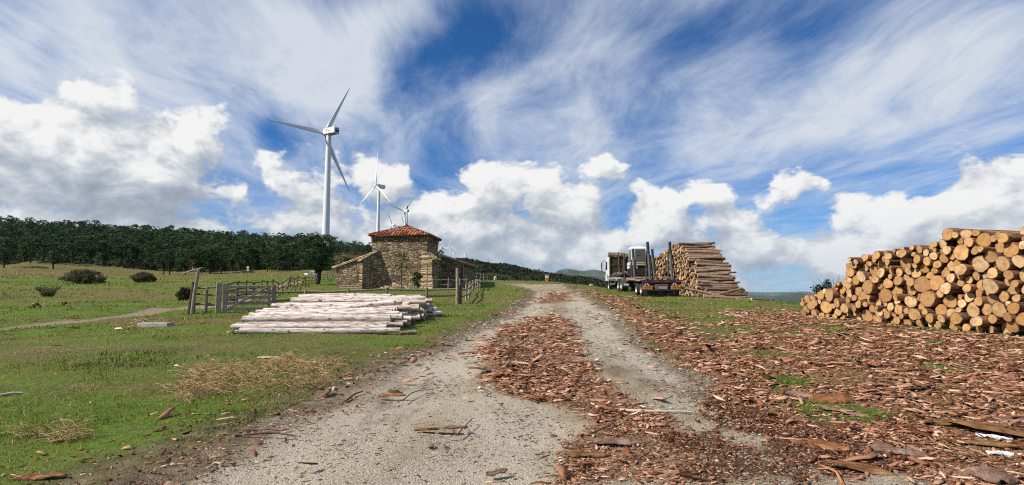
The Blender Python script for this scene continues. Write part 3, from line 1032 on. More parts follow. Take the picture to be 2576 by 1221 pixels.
rp = pack(-2.2, float(ps[-1]) + .15, h_right, r_right, 11)
thick = [log_mesh('thick_log', 3.0, rr, 100 + i, [M['log_bark'], M['log_end']], bend=.014, rough=.13, cut=.2) for i, rr in enumerate(np.linspace(.085, .25, 12).repeat(3))]
radii = np.linspace(.085, .25, 12)
rg = random.Random(5)
vis = [(i, c) for i, c in enumerate(rp)]
items = [(-c[0], c[1], c[2]) for i, c in vis]
size_w = lambda r: 'thick' if r > .18 else ('medium' if r > .125 else 'thin')
rlab = layer_labels(items, .30, lambda i, L, k: f'{size_w(items[i][2])} sawn log end, {ordw(L)} layer up, {ordw(k)} from the left end of the right-hand stack')
for (i, c), lb in zip(vis, rlab):
    v = int(np.argmin(np.abs(radii - c[2]))) * 3 + rg.randrange(3)
    o = bpy.data.objects.new('pine_log', thick[v])
    COL.objects.link(o)
    xy = FO + FT * c[0]
    jut = rg.gauss(0, .12) - (.10 if c[1] < .6 else 0)
    yaw = rg.gauss(0, .035); pit = rg.gauss(0, .018)
    ax = Vector((FA.x * math.cos(yaw) - FA.y * math.sin(yaw), FA.x * math.sin(yaw) + FA.y * math.cos(yaw), pit - .012))
    gz0 = zf(xy.x, xy.y)
    loc = Vector((xy.x, xy.y, gz0 + c[1])) + ax.normalized() * (1.5 + jut)
    set_axis(o, loc, ax, rg.uniform(0, 6.28))
    sc = c[2] / radii[v // 3] * .95
    o.scale = (1, sc, sc)
    tag(o, lb, 'log', 'sawn pine logs in the big right-hand stack')
N_RIGHT = len(rp); print('right logs', N_RIGHT)

# a loose log lying on the front of the stack top with its side in view
for (px, py, d, r_, L_, lb) in ((2384, 590, 16.3, .17, 2.6, 'long thick log topping the right-hand stack, bark side in view'), (2052, 748, 21.6, .12, 1.7, 'short pale log lying over the low left end of the right-hand stack')):
    me = log_mesh('pine_log', L_, r_, 900 + px, [M['log_bark'], M['log_end']])
    o = bpy.data.objects.new('pine_log', me); COL.objects.link(o)
    a = P(px, py, d); ax = Vector((.97, .22, -.03))
    set_axis(o, a + ax.normalized() * L_ / 2, ax, .4)
    tag(o, lb, 'log', 'sawn pine logs in the big right-hand stack')

# ---- middle pile: slim poles, ends towards the truck
PX = 13.0
mp_px = [(1776, 752, 37.3), (1764, 712, 38.6), (1753, 664, 40.2), (1740, 640, 41.0), (1712, 611, 42.9), (1700, 612, 44.2), (1690, 620, 45.3), (1657, 641, 49.5), (1641, 650, 51.8), (1630, 660, 53.5)]
ms = np.array([a[2] for a in mp_px]); mh = np.array([(736 - a[1]) / 1400 * a[2] + EYE - zf(PX, a[2]) for a in mp_px])
mh[0] = .22


def h_mid(s):
    return np.interp(s, ms, mh)


mp = pack(36.9, 53.4, h_mid, lambda g: float(np.clip(g.lognormal(math.log(.115), .22), .07, .19)), 23, K=60, fails=60, nmax=900)
poles = [log_mesh('slim_pole', 2.6, rr, 300 + i, [M['pole_bark'], M['pole_end']], n=10, segs=6, bend=.035, rough=.06, taper=.25, cut=.2) for i, rr in enumerate(np.linspace(.07, .19, 7).repeat(3))]
pr = np.linspace(.07, .19, 7)
dist = np.hypot(PX, mp[:, 0])
near_edge = []
order = np.argsort(mp[:, 0])
indiv = set(order[:250].tolist())
rg = random.Random(8)
plab = {}
it = [(mp[i][0], mp[i][1], mp[i][2], i) for i in sorted(indiv)]
for (a, lb) in zip(it, layer_labels(it, .26, lambda i, L, k: f'slim pole, {ordw(L)} layer up, {ordw(k)} from the near end of the stack behind the trailer')):
    plab[a[3]] = lb
SV, SL, STt, SM, STi = [], [], [], [], []
nb = 0
for i, c in enumerate(mp):
    v = int(np.argmin(np.abs(pr - c[2]))) * 3 + rg.randrange(3)
    edge = h_mid(np.array([c[0] - .35]))[0] < c[1]
    yaw = rg.gauss(.0, .05 if not edge else .08); pit = rg.gauss(-.005, .018)
    jut = rg.uniform(-.18, .18) if not edge else rg.uniform(-.3, .3)
    flip = -1 if rg.random() < .5 else 1
    ax = Vector((math.cos(yaw), math.sin(yaw), pit)) * flip
    loc = Vector((PX + 1.3 + jut, c[0], zf(PX + .6, c[0]) + c[1]))
    sc = c[2] / pr[v // 3] * .92
    if i in indiv:
        o = bpy.data.objects.new('slim_pole', poles[v]); COL.objects.link(o)
        set_axis(o, loc, ax, rg.uniform(0, 6.28)); o.scale = (1, sc, sc)
        tag(o, plab[i], 'pole', 'slim poles stacked behind the trailer')
    else:
        q = ax.normalized().to_track_quat('X', 'Z') @ Euler((rg.uniform(0, 6.28), 0, 0)).to_quaternion()
        Rm = np.array(q.to_matrix())
        me = poles[v]
        co = np.empty(len(me.vertices) * 3); me.vertices.foreach_get('co', co)
        co = co.reshape(-1, 3) * (1, sc, sc)
        SV.append(co @ Rm.T + np.array(loc))
        lp = np.empty(len(me.loops), int); me.loops.foreach_get('vertex_index', lp)
        tt = np.empty(len(me.polygons), int); me.polygons.foreach_get('loop_total', tt)
        mi = np.empty(len(me.polygons), int); me.polygons.foreach_get('material_index', mi)
        SL.append(lp + nb); STt.append(tt); SM.append(mi); STi.append(np.full(len(co), rg.random())); nb += len(co)
if SV:
    me = arrays_mesh('stacked_poles', np.concatenate(SV), np.concatenate(SL), np.concatenate(STt), {'tint': np.concatenate(STi)}, np.concatenate(SM))
    tag(link('stacked_poles', me, [M['pole_bark'], M['pole_end']]), 'far mass of slim pole ends stacked beyond the truck', kind='stuff')
# poles fallen at the foot of the pile
for (a, b, lb) in (((1770, 752, 36.6), (1886, 757, 36.4), 'fallen slim pole lying on the grass along the foot of the middle stack'), ((1700, 722, 37.6), (1830, 750, 36.9), 'slim pole slid down aslant against the near end of the middle stack'), ((1800, 742, 37.2), (1868, 727, 37.4), 'pale slim pole propped up towards the right on the middle stack'), ((1890, 756, 36), (1945, 755, 37), 'stray pole on the grass right of the middle stack')):
    A, B = P(*a), P(*b)
    for q in (A, B): q.z = max(q.z, zf(q.x, q.y) + .07)
    L_ = (B - A).length
    o = bpy.data.objects.new('slim_pole', log_mesh('slim_pole', L_, .085, int(a[0]), [M['pole_bark'], M['pole_end']], n=10)); COL.objects.link(o)
    set_axis(o, (A + B) / 2, B - A, 0)
    tag(o, lb, 'pole', 'slim poles fallen off the stack behind the trailer')

# ---- left pile: peeled pale logs lying across the view
lw = np.array([14.45, 14.9, 15.5, 16.4, 18.0, 19.6, 20.4, 20.7]); lhh = np.array([.14, .28, .43, .52, .62, .74, .72, .40])
lp_ = pack(14.45, 20.7, lambda s: np.interp(s, lw, lhh), lambda g: float(np.clip(g.lognormal(math.log(.086), .16), .06, .115)), 31, K=50, fails=50, nmax=240)
lr = np.linspace(.06, .115, 6)
pale = [log_mesh('peeled_log', 4.1, rr, 500 + i, [M['peeled'], M['peeled_end']], n=12, segs=9, bend=.009, rough=.04, taper=.22, cut=.15) for i, rr in enumerate(lr.repeat(4))]
rg = random.Random(14)
top = sorted(range(len(lp_)), key=lambda i: lp_[i][0])
seen = [i for i in top if lp_[i][1] + .16 > np.interp(lp_[i][0], lw, lhh)]
srank = {i: k for k, i in enumerate(sorted(seen, key=lambda i: lp_[i][0]))}
hid = [i for i in top if i not in srank]
hl = {}
itm = [(lp_[i][0], lp_[i][1], i) for i in hid]
for a, lb in zip(itm, layer_labels(itm, .19, lambda i, L, k: f"peeled log, {ordw(L)} layer up, {ordw(k)} from the front, seen at the pale stack's right end")):
    hl[a[2]] = lb
for i, c in enumerate(lp_):
    v = int(np.argmin(np.abs(lr - c[2]))) * 4 + rg.randrange(4)
    o = bpy.data.objects.new('peeled_log', pale[v]); COL.objects.link(o)
    xm = -5.28 + (c[0] - 14.5) * .022
    yaw = -.02 + rg.gauss(0, .011); pit = rg.gauss(0, .009)
    flip = 1 if rg.random() < .5 else -1
    loc = Vector((xm + rg.uniform(-.32, .32), c[0], max(zf(xm - 1.5, c[0]), zf(xm + 1.5, c[0])) - .02 + c[1]))
    set_axis(o, loc, Vector((math.cos(yaw), math.sin(yaw), pit)) * flip, rg.uniform(0, 6.28))
    s_ = c[2] / lr[v // 4] * .90; o.scale = (rg.uniform(.96, 1.05), s_, s_)
    if i in srank:
        k = srank[i]
        lb = f'white peeled log lying lengthwise, {ordw(k + 1)} up the sloping front of the pale stack'
    else:
        lb = hl[i]
    tag(o, lb, 'log', 'peeled pale logs stacked on the grass')
for (a, b, r_, lb) in (((790, 784, 16.8), (1012, 762, 16.9), .085, 'white peeled log lying askew on top of the pale stack'), ((760, 748, 19.9), (985, 744, 20.0), .09, 'white peeled log along the top back edge of the pale stack'),
                       ((1086, 790, 20.0), (1110, 788, 20.2), .09, 'short white log lying in the grass off the right end of the pale stack')):
    A, B = P(*a), P(*b); L_ = (B - A).length
    o = bpy.data.objects.new('peeled_log', log_mesh('peeled_log', L_, r_, int(a[0]), [M['peeled'], M['peeled_end']], n=12, bend=.02)); COL.objects.link(o)
    set_axis(o, (A + B) / 2, B - A, 0); tag(o, lb, 'log', 'peeled pale logs stacked on the grass')


# ------------------------------------------------------------------ bark chips
def chipmat(t):
    tint = t.attr('tint'); co = objco(t)
    n = t.noise(co, 45.0, 4, .65)
    n2 = t.noise(t.scalev(co, (40, 14, 14)), 1.5, 4, .6)
    c = t.ramp(tint, [(.0, (.045, .018, .010)), (.22, (.155, .062, .032)), (.46, (.31, .148, .084)), (.68, (.47, .275, .175)), (.87, (.64, .45, .33)), (.95, (.52, .24, .085)), (1, (.76, .60, .43))])
    c = t.n('ShaderNodeHueSaturation', {'Value': t.mapr(n, .3, .7, .65, 1.3), 'Color': c}).outputs[0]
    return bsdf(t, c, .9, t.bump(n, .6, .01), spec=.1)


M['chip'] = material('chip', chipmat)


def flakes(name, xy, ln, wd, th, tint, seed, mat, tilt=.25, lift=.3, curl=.35, yaw=None):
    """many thick curled flakes in one mesh"""
    r = np.random.default_rng(seed)
    n = len(xy)
    ox = np.array([-.5, -.28, .08, .33, .5, .30, -.05, -.33]); oy = np.array([.05, .40, .5, .36, -.05, -.42, -.5, -.36])
    k = 8
    X = ox[None] * (1 + r.uniform(-.35, .35, (n, k))); Y = oy[None] * (1 + r.uniform(-.75, .45, (n, k)))
    lx = X * ln[:, None]; ly = Y * wd[:, None]
    cu = (r.normal(0, curl, n) * np.clip(.12 / ln, .3, 1))[:, None]
    lz = cu * (lx ** 2) / ln[:, None] + r.normal(.10, .25, n)[:, None] * ly ** 2 / wd[:, None] + r.normal(0, .06, (n, k)) * wd[:, None]
    zc = np.zeros((n, 1))
    yw = r.uniform(0, 2 * np.pi, n) if yaw is None else yaw
    tx, ty = r.normal(0, tilt, n), r.normal(0, tilt, n)
    z0 = Z(xy[:, 0], xy[:, 1])

    def tr(a, b, c):
        c2 = c + a * tx[:, None] + b * ty[:, None]
        return np.stack((xy[:, 0][:, None] + a * np.cos(yw)[:, None] - b * np.sin(yw)[:, None], xy[:, 1][:, None] + a * np.sin(yw)[:, None] + b * np.cos(yw)[:, None], z0[:, None] + c2), -1)
    topv = tr(lx, ly, lz)
    botv = tr(lx * .92, ly * .92, lz - th[:, None])
    ctr = tr(np.zeros((n, 1)), np.zeros((n, 1)), r.normal(.10, .12, (n, 1)) * wd[:, None])
    allv = np.concatenate((topv, botv, ctr), 1)
    low = allv[:, :, 2].min(1) - z0
    allv[:, :, 2] += (-low + lift * r.uniform(-.3, 1, n) * th)[:, None]
    B = (np.arange(n) * (2 * k + 1))[:, None]
    tri = np.array([[j, (j + 1) % k, 2 * k] for j in range(k)])
    qd = np.array([[j + k, (j + 1) % k + k, (j + 1) % k, j] for j in range(k)])
    l1 = (tri.reshape(1, -1) + B); l2 = (qd.reshape(1, -1) + B)
    loops = np.concatenate((l1.ravel(), l2.ravel()))
    tot = np.concatenate((np.full(n * k, 3), np.full(n * k, 4)))
    me = arrays_mesh(name, allv.reshape(-1, 3), loops, tot, {'tint': np.repeat(tint, 2 * k + 1)})
    return link(name, me, [mat])


def scatter(n, dmin, dmax, seed, amax=1.06, power=1.0):
    """random ground points, denser near the viewpoint"""
    r = np.random.default_rng(seed)
    d = np.exp(r.uniform(math.log(dmin), math.log(dmax), n) * power)
    a = r.uniform(-amax, amax, n)
    return np.stack((a * d, d), 1), r


xy, r = scatter(330000, 3.2, 75, 3)
zr_ = zones(xy[:, 0], xy[:, 1])
thin = np.clip(fbm(xy[:, 0] * 1.7, xy[:, 1] * 1.7, 91, 3) * 2.2 - .62, .08, 1)
keep = r.random(len(xy)) < np.clip(zr_[2] * thin * (1 - .8 * zr_[3]) * .90 + .010 * (zr_[0] > .3) + .03 * verge(xy[:, 0], xy[:, 1]) + .012 * (zr_[2] > .02) + .0015, 0, 1) * (xy[:, 1] < 75)
xy = xy[keep]
n = len(xy)
d = np.hypot(xy[:, 0], xy[:, 1])
scl = np.clip(d * .0068, .030, .20) * r.lognormal(0, .55, n)
scl = np.clip(scl * np.where(r.random(n) < .06, 2.2, 1.0), .016, .45)
zr2 = zones(xy[:, 0], xy[:, 1])
tint = np.clip(r.beta(2.0, 2.0, n) * .9 + (r.random(n) < .05) * .3, 0, 1)
yaw = np.where(r.random(n) < .45, r.normal(0.1, .5, n), r.uniform(0, 6.28, n))
bark = flakes('bark_litter', xy, scl, np.clip(scl * r.uniform(.13, .42, n), .006, .10), np.clip(scl * .06, .003, .010), tint, 4, M['chip'], tilt=.13, lift=1.8, yaw=yaw, curl=.16)
tag(bark, 'red bark flakes strewn over the track and the ground', kind='stuff')
print('bark flakes', n)
# fine dark mulch
xy, r = scatter(120000, 3.4, 14, 17)
zz = zones(xy[:, 0], xy[:, 1])
keep = r.random(len(xy)) < np.clip(zz[3] * .95 + zz[2] * .22 + .10 * verge(xy[:, 0], xy[:, 1]), 0, 1)
xy = xy[keep]; n = len(xy)
scl = np.hypot(xy[:, 0], xy[:, 1]) * .0042 * r.lognormal(0, .45, n)
mul = flakes('bark_crumbs', xy, scl, scl * r.uniform(.25, .6, n), scl * .12, np.clip(r.beta(1.5, 3.0, n) * .85, 0, 1), 6, M['chip'], tilt=.3, lift=1.5)
tag(mul, 'fine dark bark crumbs trodden into the verge', kind='stuff')

# ------------------------------------------------------------------ loose stones of the track
def stonemat(t):
    c = t.ramp(t.attr('tint'), [(0, (.10, .08, .055)), (.4, (.25, .21, .155)), (.75, (.38, .335, .265)), (1, (.66, .62, .55))])
    return bsdf(t, c, .9, spec=.15)


M['stone'] = material('stone', stonemat)
xy, r = scatter(85000, 3.3, 26, 29)
zz = zones(xy[:, 0], xy[:, 1])
keep = r.random(len(xy)) < np.clip(zz[0] * (1 - .7 * zz[2]) * np.clip(fbm(xy[:, 0] * 1.1, xy[:, 1] * 1.1, 55, 3) * 2.4 - .65, .05, 1), 0, 1) * .6
xy = xy[keep]; n = len(xy)
sz = np.hypot(xy[:, 0], xy[:, 1]) * .0018 * r.lognormal(0, .45, n)
octa = np.array([(1, 0, 0), (.3, .9, .1), (-.8, .5, 0), (-.7, -.6, .1), (.4, -.9, 0), (.1, .1, .8), (0, 0, -.5)])
tr_ = np.array([[i, (i + 1) % 5, 5] for i in range(5)])
V = octa[None] * sz[:, None, None] * (1 + r.uniform(-.35, .35, (n, 7, 3))) * np.array((1, 1, .7))
a = r.uniform(0, 6.28, n); ca, sa = np.cos(a)[:, None], np.sin(a)[:, None]
V2 = np.stack((V[:, :, 0] * ca - V[:, :, 1] * sa + xy[:, :1], V[:, :, 0] * sa + V[:, :, 1] * ca + xy[:, 1:], V[:, :, 2] + (Z(xy[:, 0], xy[:, 1]) + sz * .1)[:, None]), -1)
me = arrays_mesh('gravel', V2.reshape(-1, 3), (tr_.reshape(1, -1) + (np.arange(n) * 7)[:, None]).ravel(), np.full(n * 5, 3), {'tint': np.repeat(np.clip(r.beta(2, 2.2, n) + (r.random(n) < .004) * .4, 0, 1) * .85, 7)})
tag(link('gravel', me, [M['stone']]), 'loose gravel on the track', kind='stuff')
print('stones', n)


# ------------------------------------------------------------------ grass
def grassmat(t):
    tint = t.attr('tint')
    c = t.ramp(tint, [(0, (.040, .082, .009)), (.3, (.10, .168, .016)), (.55, (.17, .225, .030)), (.72, (.235, .23, .055)), (.88, (.34, .27, .11)), (1, (.46, .36, .17))])
    b = bsdf(t, c, .75, spec=.15)
    tr = t.n('ShaderNodeBsdfTranslucent', {'Color': c}).outputs[0]
    mx = t.n('ShaderNodeMixShader', {0: .3, 1: b, 2: tr})
    return mx.outputs[0]


M['grass'] = material('grass', grassmat)


def blades(name, xy, hgt, wid, lean, tint, seed, mat):
    r = np.random.default_rng(seed); n = len(xy)
    a = r.uniform(0, 2 * np.pi, n); la = r.uniform(0, 2 * np.pi, n)
    z = Z(xy[:, 0], xy[:, 1]) - .01
    ca, sa = np.cos(a) * wid / 2, np.sin(a) * wid / 2
    lx, ly = np.cos(la) * lean * hgt, np.sin(la) * lean * hgt
    x, y = xy[:, 0], xy[:, 1]
    v = np.stack([np.stack((x - ca, y - sa, z), -1), np.stack((x + ca, y + sa, z), -1),
                  np.stack((x + ca * .8 + lx * .35, y + sa * .8 + ly * .35, z + hgt * .6), -1), np.stack((x - ca * .8 + lx * .35, y - sa * .8 + ly * .35, z + hgt * .6), -1),
                  np.stack((x + lx, y + ly, z + hgt * (1 - .25 * lean)), -1)], 1)
    B = (np.arange(n) * 5)[:, None]
    loops = np.concatenate(((np.array([[0, 1, 2, 3]]) + B).ravel(), (np.array([[3, 2, 4]]) + B).ravel()))
    tot = np.concatenate((np.full(n, 4), np.full(n, 3)))
    return link(name, arrays_mesh(name, v.reshape(-1, 3), loops, tot, {'tint': np.repeat(tint, 5)}), [mat])


xy, r = scatter(400000, 3.4, 135, 41)
zz = zones(xy[:, 0], xy[:, 1])
gm = (1 - zz[0]) * (1 - zz[1]) * (1 - .93 * zz[2]) * (1 - zz[3])
clump = np.clip(fbm(xy[:, 0] * 1.3, xy[:, 1] * 1.3, 71, 4) * 2.6 - .7, .15, 1)
edge = (zz[0] > .05) & (zz[0] < .9)
keep = r.random(len(xy)) < np.clip(gm * clump * .8 + edge * .10 * clump, 0, 1)
# no blades under the piles
keep &= ~((xy[:, 0] > -7.2) & (xy[:, 0] < -3.2) & (xy[:, 1] > 14.6) & (xy[:, 1] < 20.5))
xy = xy[keep]; n = len(xy); zz = [q[keep] for q in zz]
d = np.hypot(xy[:, 0], xy[:, 1])
green = fbm(xy[:, 0] * .5, xy[:, 1] * .8, 15, 4)
hgt = np.clip(.024 + d * .0010, .025, .16) * r.lognormal(0, .35, n) * (.7 + .9 * np.clip(green * 2 - .6, 0, 1))
wid = np.clip(d * .0011, .005, .13)
tint = np.clip(.41 + (.52 - green) * 1.5 + zz[4] * .38 + r.normal(0, .16, n) + (r.random(n) < .12) * .32, 0, 1)
tag(blades('grass', xy, hgt, wid, np.clip(r.normal(.7, .3, n), .1, 1.3), tint, 42, M['grass']), 'short grass over the field and verges', kind='stuff')
print('grass', n)

# dry weed stalks lying and standing in tangles
r = np.random.default_rng(51)
xy, r = scatter(300000, 5.5, 24, 52, amax=.98)
zz = zones(xy[:, 0], xy[:, 1])
keep = (zz[5] > .3) & (r.random(len(xy)) < .40 * np.clip(fbm(xy[:, 0] * 2.0, xy[:, 1] * 2.0, 33, 3) * 3 - .9, .12, 1))
xy = xy[keep]; n = len(xy)


def strawmat(t):
    c = t.ramp(t.attr('tint'), [(0, (.14, .085, .035)), (.5, (.32, .21, .095)), (1, (.52, .39, .21))])
    return bsdf(t, c, .8, spec=.1)


M['straw'] = material('straw', strawmat)
# each stalk: bent three-sided strip of real thickness
segs = 4
a = r.uniform(0, 6.28, n); L_ = r.uniform(.10, .30, n); up = np.clip(r.normal(.45, .35, n), .02, 1.2); w = np.clip(np.hypot(xy[:, 0], xy[:, 1]) * .0006, .004, .012)
z0 = Z(xy[:, 0], xy[:, 1]) + r.uniform(0, .10, n)
rows = []
hx, hy, hz_ = xy[:, 0].copy(), xy[:, 1].copy(), z0.copy()
for s in range(segs + 1):
    for (ox, oz) in ((-1, 0), (1, 0), (0, 1)):
        rows.append(np.stack((hx - np.sin(a) * ox * w / 2, hy + np.cos(a) * ox * w / 2, hz_ + oz * w * .8), -1))
    a = a + r.normal(0, .5, n); step = L_ / segs
    hx = hx + np.cos(a) * step; hy = hy + np.sin(a) * step; hz_ = hz_ + step * up; up = up - .28
V = np.stack(rows, 1)
fq = []
for s in range(segs):
    for j in range(3):
        fq.append((s * 3 + j, s * 3 + (j + 1) % 3, (s + 1) * 3 + (j + 1) % 3, (s + 1) * 3 + j))
fq = np.array(fq)
me = arrays_mesh('dry_weeds', V.reshape(-1, 3), (fq.reshape(1, -1) + (np.arange(n) * V.shape[1])[:, None]).ravel(), np.full(n * len(fq), 4), {'tint': np.repeat(r.random(n), V.shape[1])})
tag(link('dry_weeds', me, [M['straw']]), 'tangles of dry tan weed stalks in the grass', kind='stuff')
print('straw', n)

# ------------------------------------------------------------------ plain materials
def plain(name, color, rough=.6, metal=0.0, spec=.3, var=.25, sc=3.0, dirt=None):
    def f(t):
        co = objco(t)
        n = t.noise(co, sc, 6, .6)
        c = t.n('ShaderNodeHueSaturation', {'Value': t.mapr(n, .25, .75, 1 - var, 1 + var), 'Color': (*color, 1)}).outputs[0]
        if dirt:
            c = t.mix(t.mapr(t.noise(co, sc * 1.7, 6, .65), .50, .68, 0, dirt[1]), c, dirt[0])
        return bsdf(t, c, rough, t.bump(n, .12, .01), metal, spec)
    M[name] = material(name, f)
    return M[name]


plain('turbine_white', (.66, .685, .69), .45, var=.04, sc=.3, spec=.4)
plain('turbine_dark', (.03, .033, .035), .6)
plain('emblem_gold', (.52, .43, .20), .5, var=.05)
plain('emblem_grey', (.30, .32, .34), .5, var=.05)
plain('truck_white', (.66, .66, .65), .4, var=.06, spec=.4, dirt=((.36, .32, .26), .45))
plain('rust_panel', (.032, .024, .018), .85, var=.45, sc=2.2, dirt=((.075, .05, .034), .5))
plain('tarp', (.30, .235, .165), .9, var=.3, sc=2.5, dirt=((.10, .075, .05), .6))
plain('steel_dark', (.030, .029, .028), .6, metal=.3, var=.4, dirt=((.10, .065, .04), .4))
plain('steel_grey', (.17, .185, .19), .42, metal=.55, var=.25, sc=5, dirt=((.12, .10, .08), .5))
plain('rust_post', (.07, .044, .028), .85, var=.4, sc=4, dirt=((.24, .16, .08), .4))
plain('crane_grey', (.085, .084, .082), .5, var=.06)
plain('yellow', (.55, .36, .04), .5, var=.1)
plain('tyre', (.022, .021, .020), .9, var=.3, dirt=((.10, .08, .06), .55))
plain('rim', (.42, .41, .39), .45, metal=.3, var=.15, dirt=((.25, .2, .15), .5))
plain('red_light', (.22, .025, .03), .3, var=.1, spec=.6)
plain('plate_red', (.24, .012, .012), .4, var=.05)
plain('plate_white', (.55, .56, .57), .4, var=.04)
plain('orange_board', (.55, .19, .04), .4, var=.1)
plain('amber_board', (.26, .13, .02), .4, var=.1)
plain('chevron_red', (.16, .03, .04), .4, var=.1)
plain('glass_dark', (.02, .028, .032), .08, spec=.8, var=.1)
plain('glass_pale', (.16, .22, .24), .08, spec=.8, var=.1)
plain('black_text', (.02, .02, .02), .6)
plain('blue_car', (.03, .035, .05), .3, spec=.6)
plain('concrete', (.36, .34, .30), .9, var=.2, sc=6)
plain('board_brown', (.40, .17, .055), .7, var=.3, sc=9)
plain('sign_red', (.55, .16, .15), .5, var=.1)
plain('white_paper', (.82, .82, .80), .7, var=.05)
plain('dry_branch', (.42, .35, .27), .9, var=.25, sc=12)
plain('dark_twig', (.10, .07, .05), .9, var=.3, sc=12)
plain('trunk', (.040, .030, .024), .95, var=.45, sc=6)
plain('pine_upper', (.20, .105, .05), .95, var=.4, sc=6)


def masonry(t):
    co = objco(t)
    s = t.n('ShaderNodeSeparateXYZ', {0: co}).outputs
    u = t.math('ADD', s[0], s[1])
    wob = t.noise(co, 1.3, 3)
    wob2 = t.noise(co, 3.5, 3)
    zz = t.math('ADD', s[2], t.math('ADD', t.math('MULTIPLY', wob, .35), t.math('MULTIPLY', wob2, .12)))
    v = t.n('ShaderNodeCombineXYZ', {0: t.math('MULTIPLY', t.math('ADD', u, t.math('MULTIPLY', wob2, .3)), 2.0), 1: t.math('MULTIPLY', zz, 5.2), 2: 0.0}).outputs[0]
    ve = t.n('ShaderNodeTexVoronoi', {'Vector': v, 'Scale': 1.0, 'Randomness': .95}, voronoi_dimensions='2D', feature='DISTANCE_TO_EDGE').outputs['Distance']
    vc = t.n('ShaderNodeTexVoronoi', {'Vector': v, 'Scale': 1.0, 'Randomness': .95}, voronoi_dimensions='2D').outputs['Color']
    cs = t.n('ShaderNodeSeparateColor', {0: vc}).outputs
    st = t.ramp(cs[0], [(0, (.13, .088, .052)), (.3, (.27, .19, .115)), (.55, (.38, .28, .17)), (.8, (.48, .37, .24)), (1, (.33, .29, .23))])
    f = t.noise(co, 11.0, 6, .65)
    st = t.n('ShaderNodeHueSaturation', {'Value': t.mapr(f, .25, .75, .65, 1.3), 'Color': st}).outputs[0]
    big = t.noise(co, .6, 4)
    st = t.mix(t.mapr(big, .5, .7, 0, .35), st, (.15, .115, .075))
    mort = t.ramp(f, [(.3, (.17, .13, .085)), (.7, (.33, .265, .18))])
    e = t.mapr(ve, .03, .11)
    c = t.mix(e, mort, st)
    h = t.math('ADD', t.math('MULTIPLY', t.mapr(ve, .0, .22, smooth=True), t.mapr(cs[1], 0, 1, .55, 1.2)), t.math('MULTIPLY', f, .35))
    return bsdf(t, c, .95, t.bump(h, 1.0, .20), spec=.05)


M['masonry'] = material('masonry', masonry)


def tilemat(t):
    co = objco(t); tint = t.attr('tint')
    f = t.noise(co, 8.0, 5, .6)
    c = t.ramp(t.math('MULTIPLY_ADD', f, .35, t.math('MULTIPLY', tint, .7)), [(.15, (.10, .035, .020)), (.42, (.22, .072, .038)), (.62, (.33, .125, .07)), (.8, (.40, .20, .12)), (.98, (.52, .38, .27))])
    return bsdf(t, c, .85, t.bump(f, .3, .02), spec=.1)


M['tile'] = material('tile', tilemat)


def oldtile(t):
    co = objco(t); tint = t.attr('tint')
    f = t.noise(co, 7.0, 5, .6)
    c = t.ramp(t.math('MULTIPLY_ADD', f, .4, t.math('MULTIPLY', tint, .65)), [(.15, (.20, .12, .08)), (.45, (.36, .235, .16)), (.7, (.48, .36, .26)), (.95, (.56, .46, .36))])
    return bsdf(t, c, .9, t.bump(f, .3, .02), spec=.1)


M['old_tile'] = material('old_tile', oldtile)


# ------------------------------------------------------------------ chapel
CH = thing('chapel', (-10.61, 52.18, 2.0), R(-3.84), 'small stone chapel with red tiled pyramid roof over a square tower, behind the rail fence', 'chapel')
TW, TD, TH = 2.63, 5.2, 4.94
b = MB(); b.box((0, TD / 2, TH / 2 - .4), (2 * TW, TD, TH + .8)); b.build('tower_wall', M['masonry'], CH)
# cornice with dentils
b = MB()
b.box((0, TD / 2, TH - .06), (2 * TW + .20, TD + .20, .12))
b.box((0, TD / 2, TH - .47), (2 * TW + .08, TD + .08, .07))
k = -TW + .1
while k < TW:
    b.box((k, -.045, TH - .28), (.11, .10, .30)); k += .235
k = .1
while k < TD:
    b.box((TW + .045, k, TH - .28), (.10, .11, .30)); b.box((-TW - .045, k, TH - .28), (.10, .11, .30)); k += .235
b.build('cornice', M['masonry'], CH)


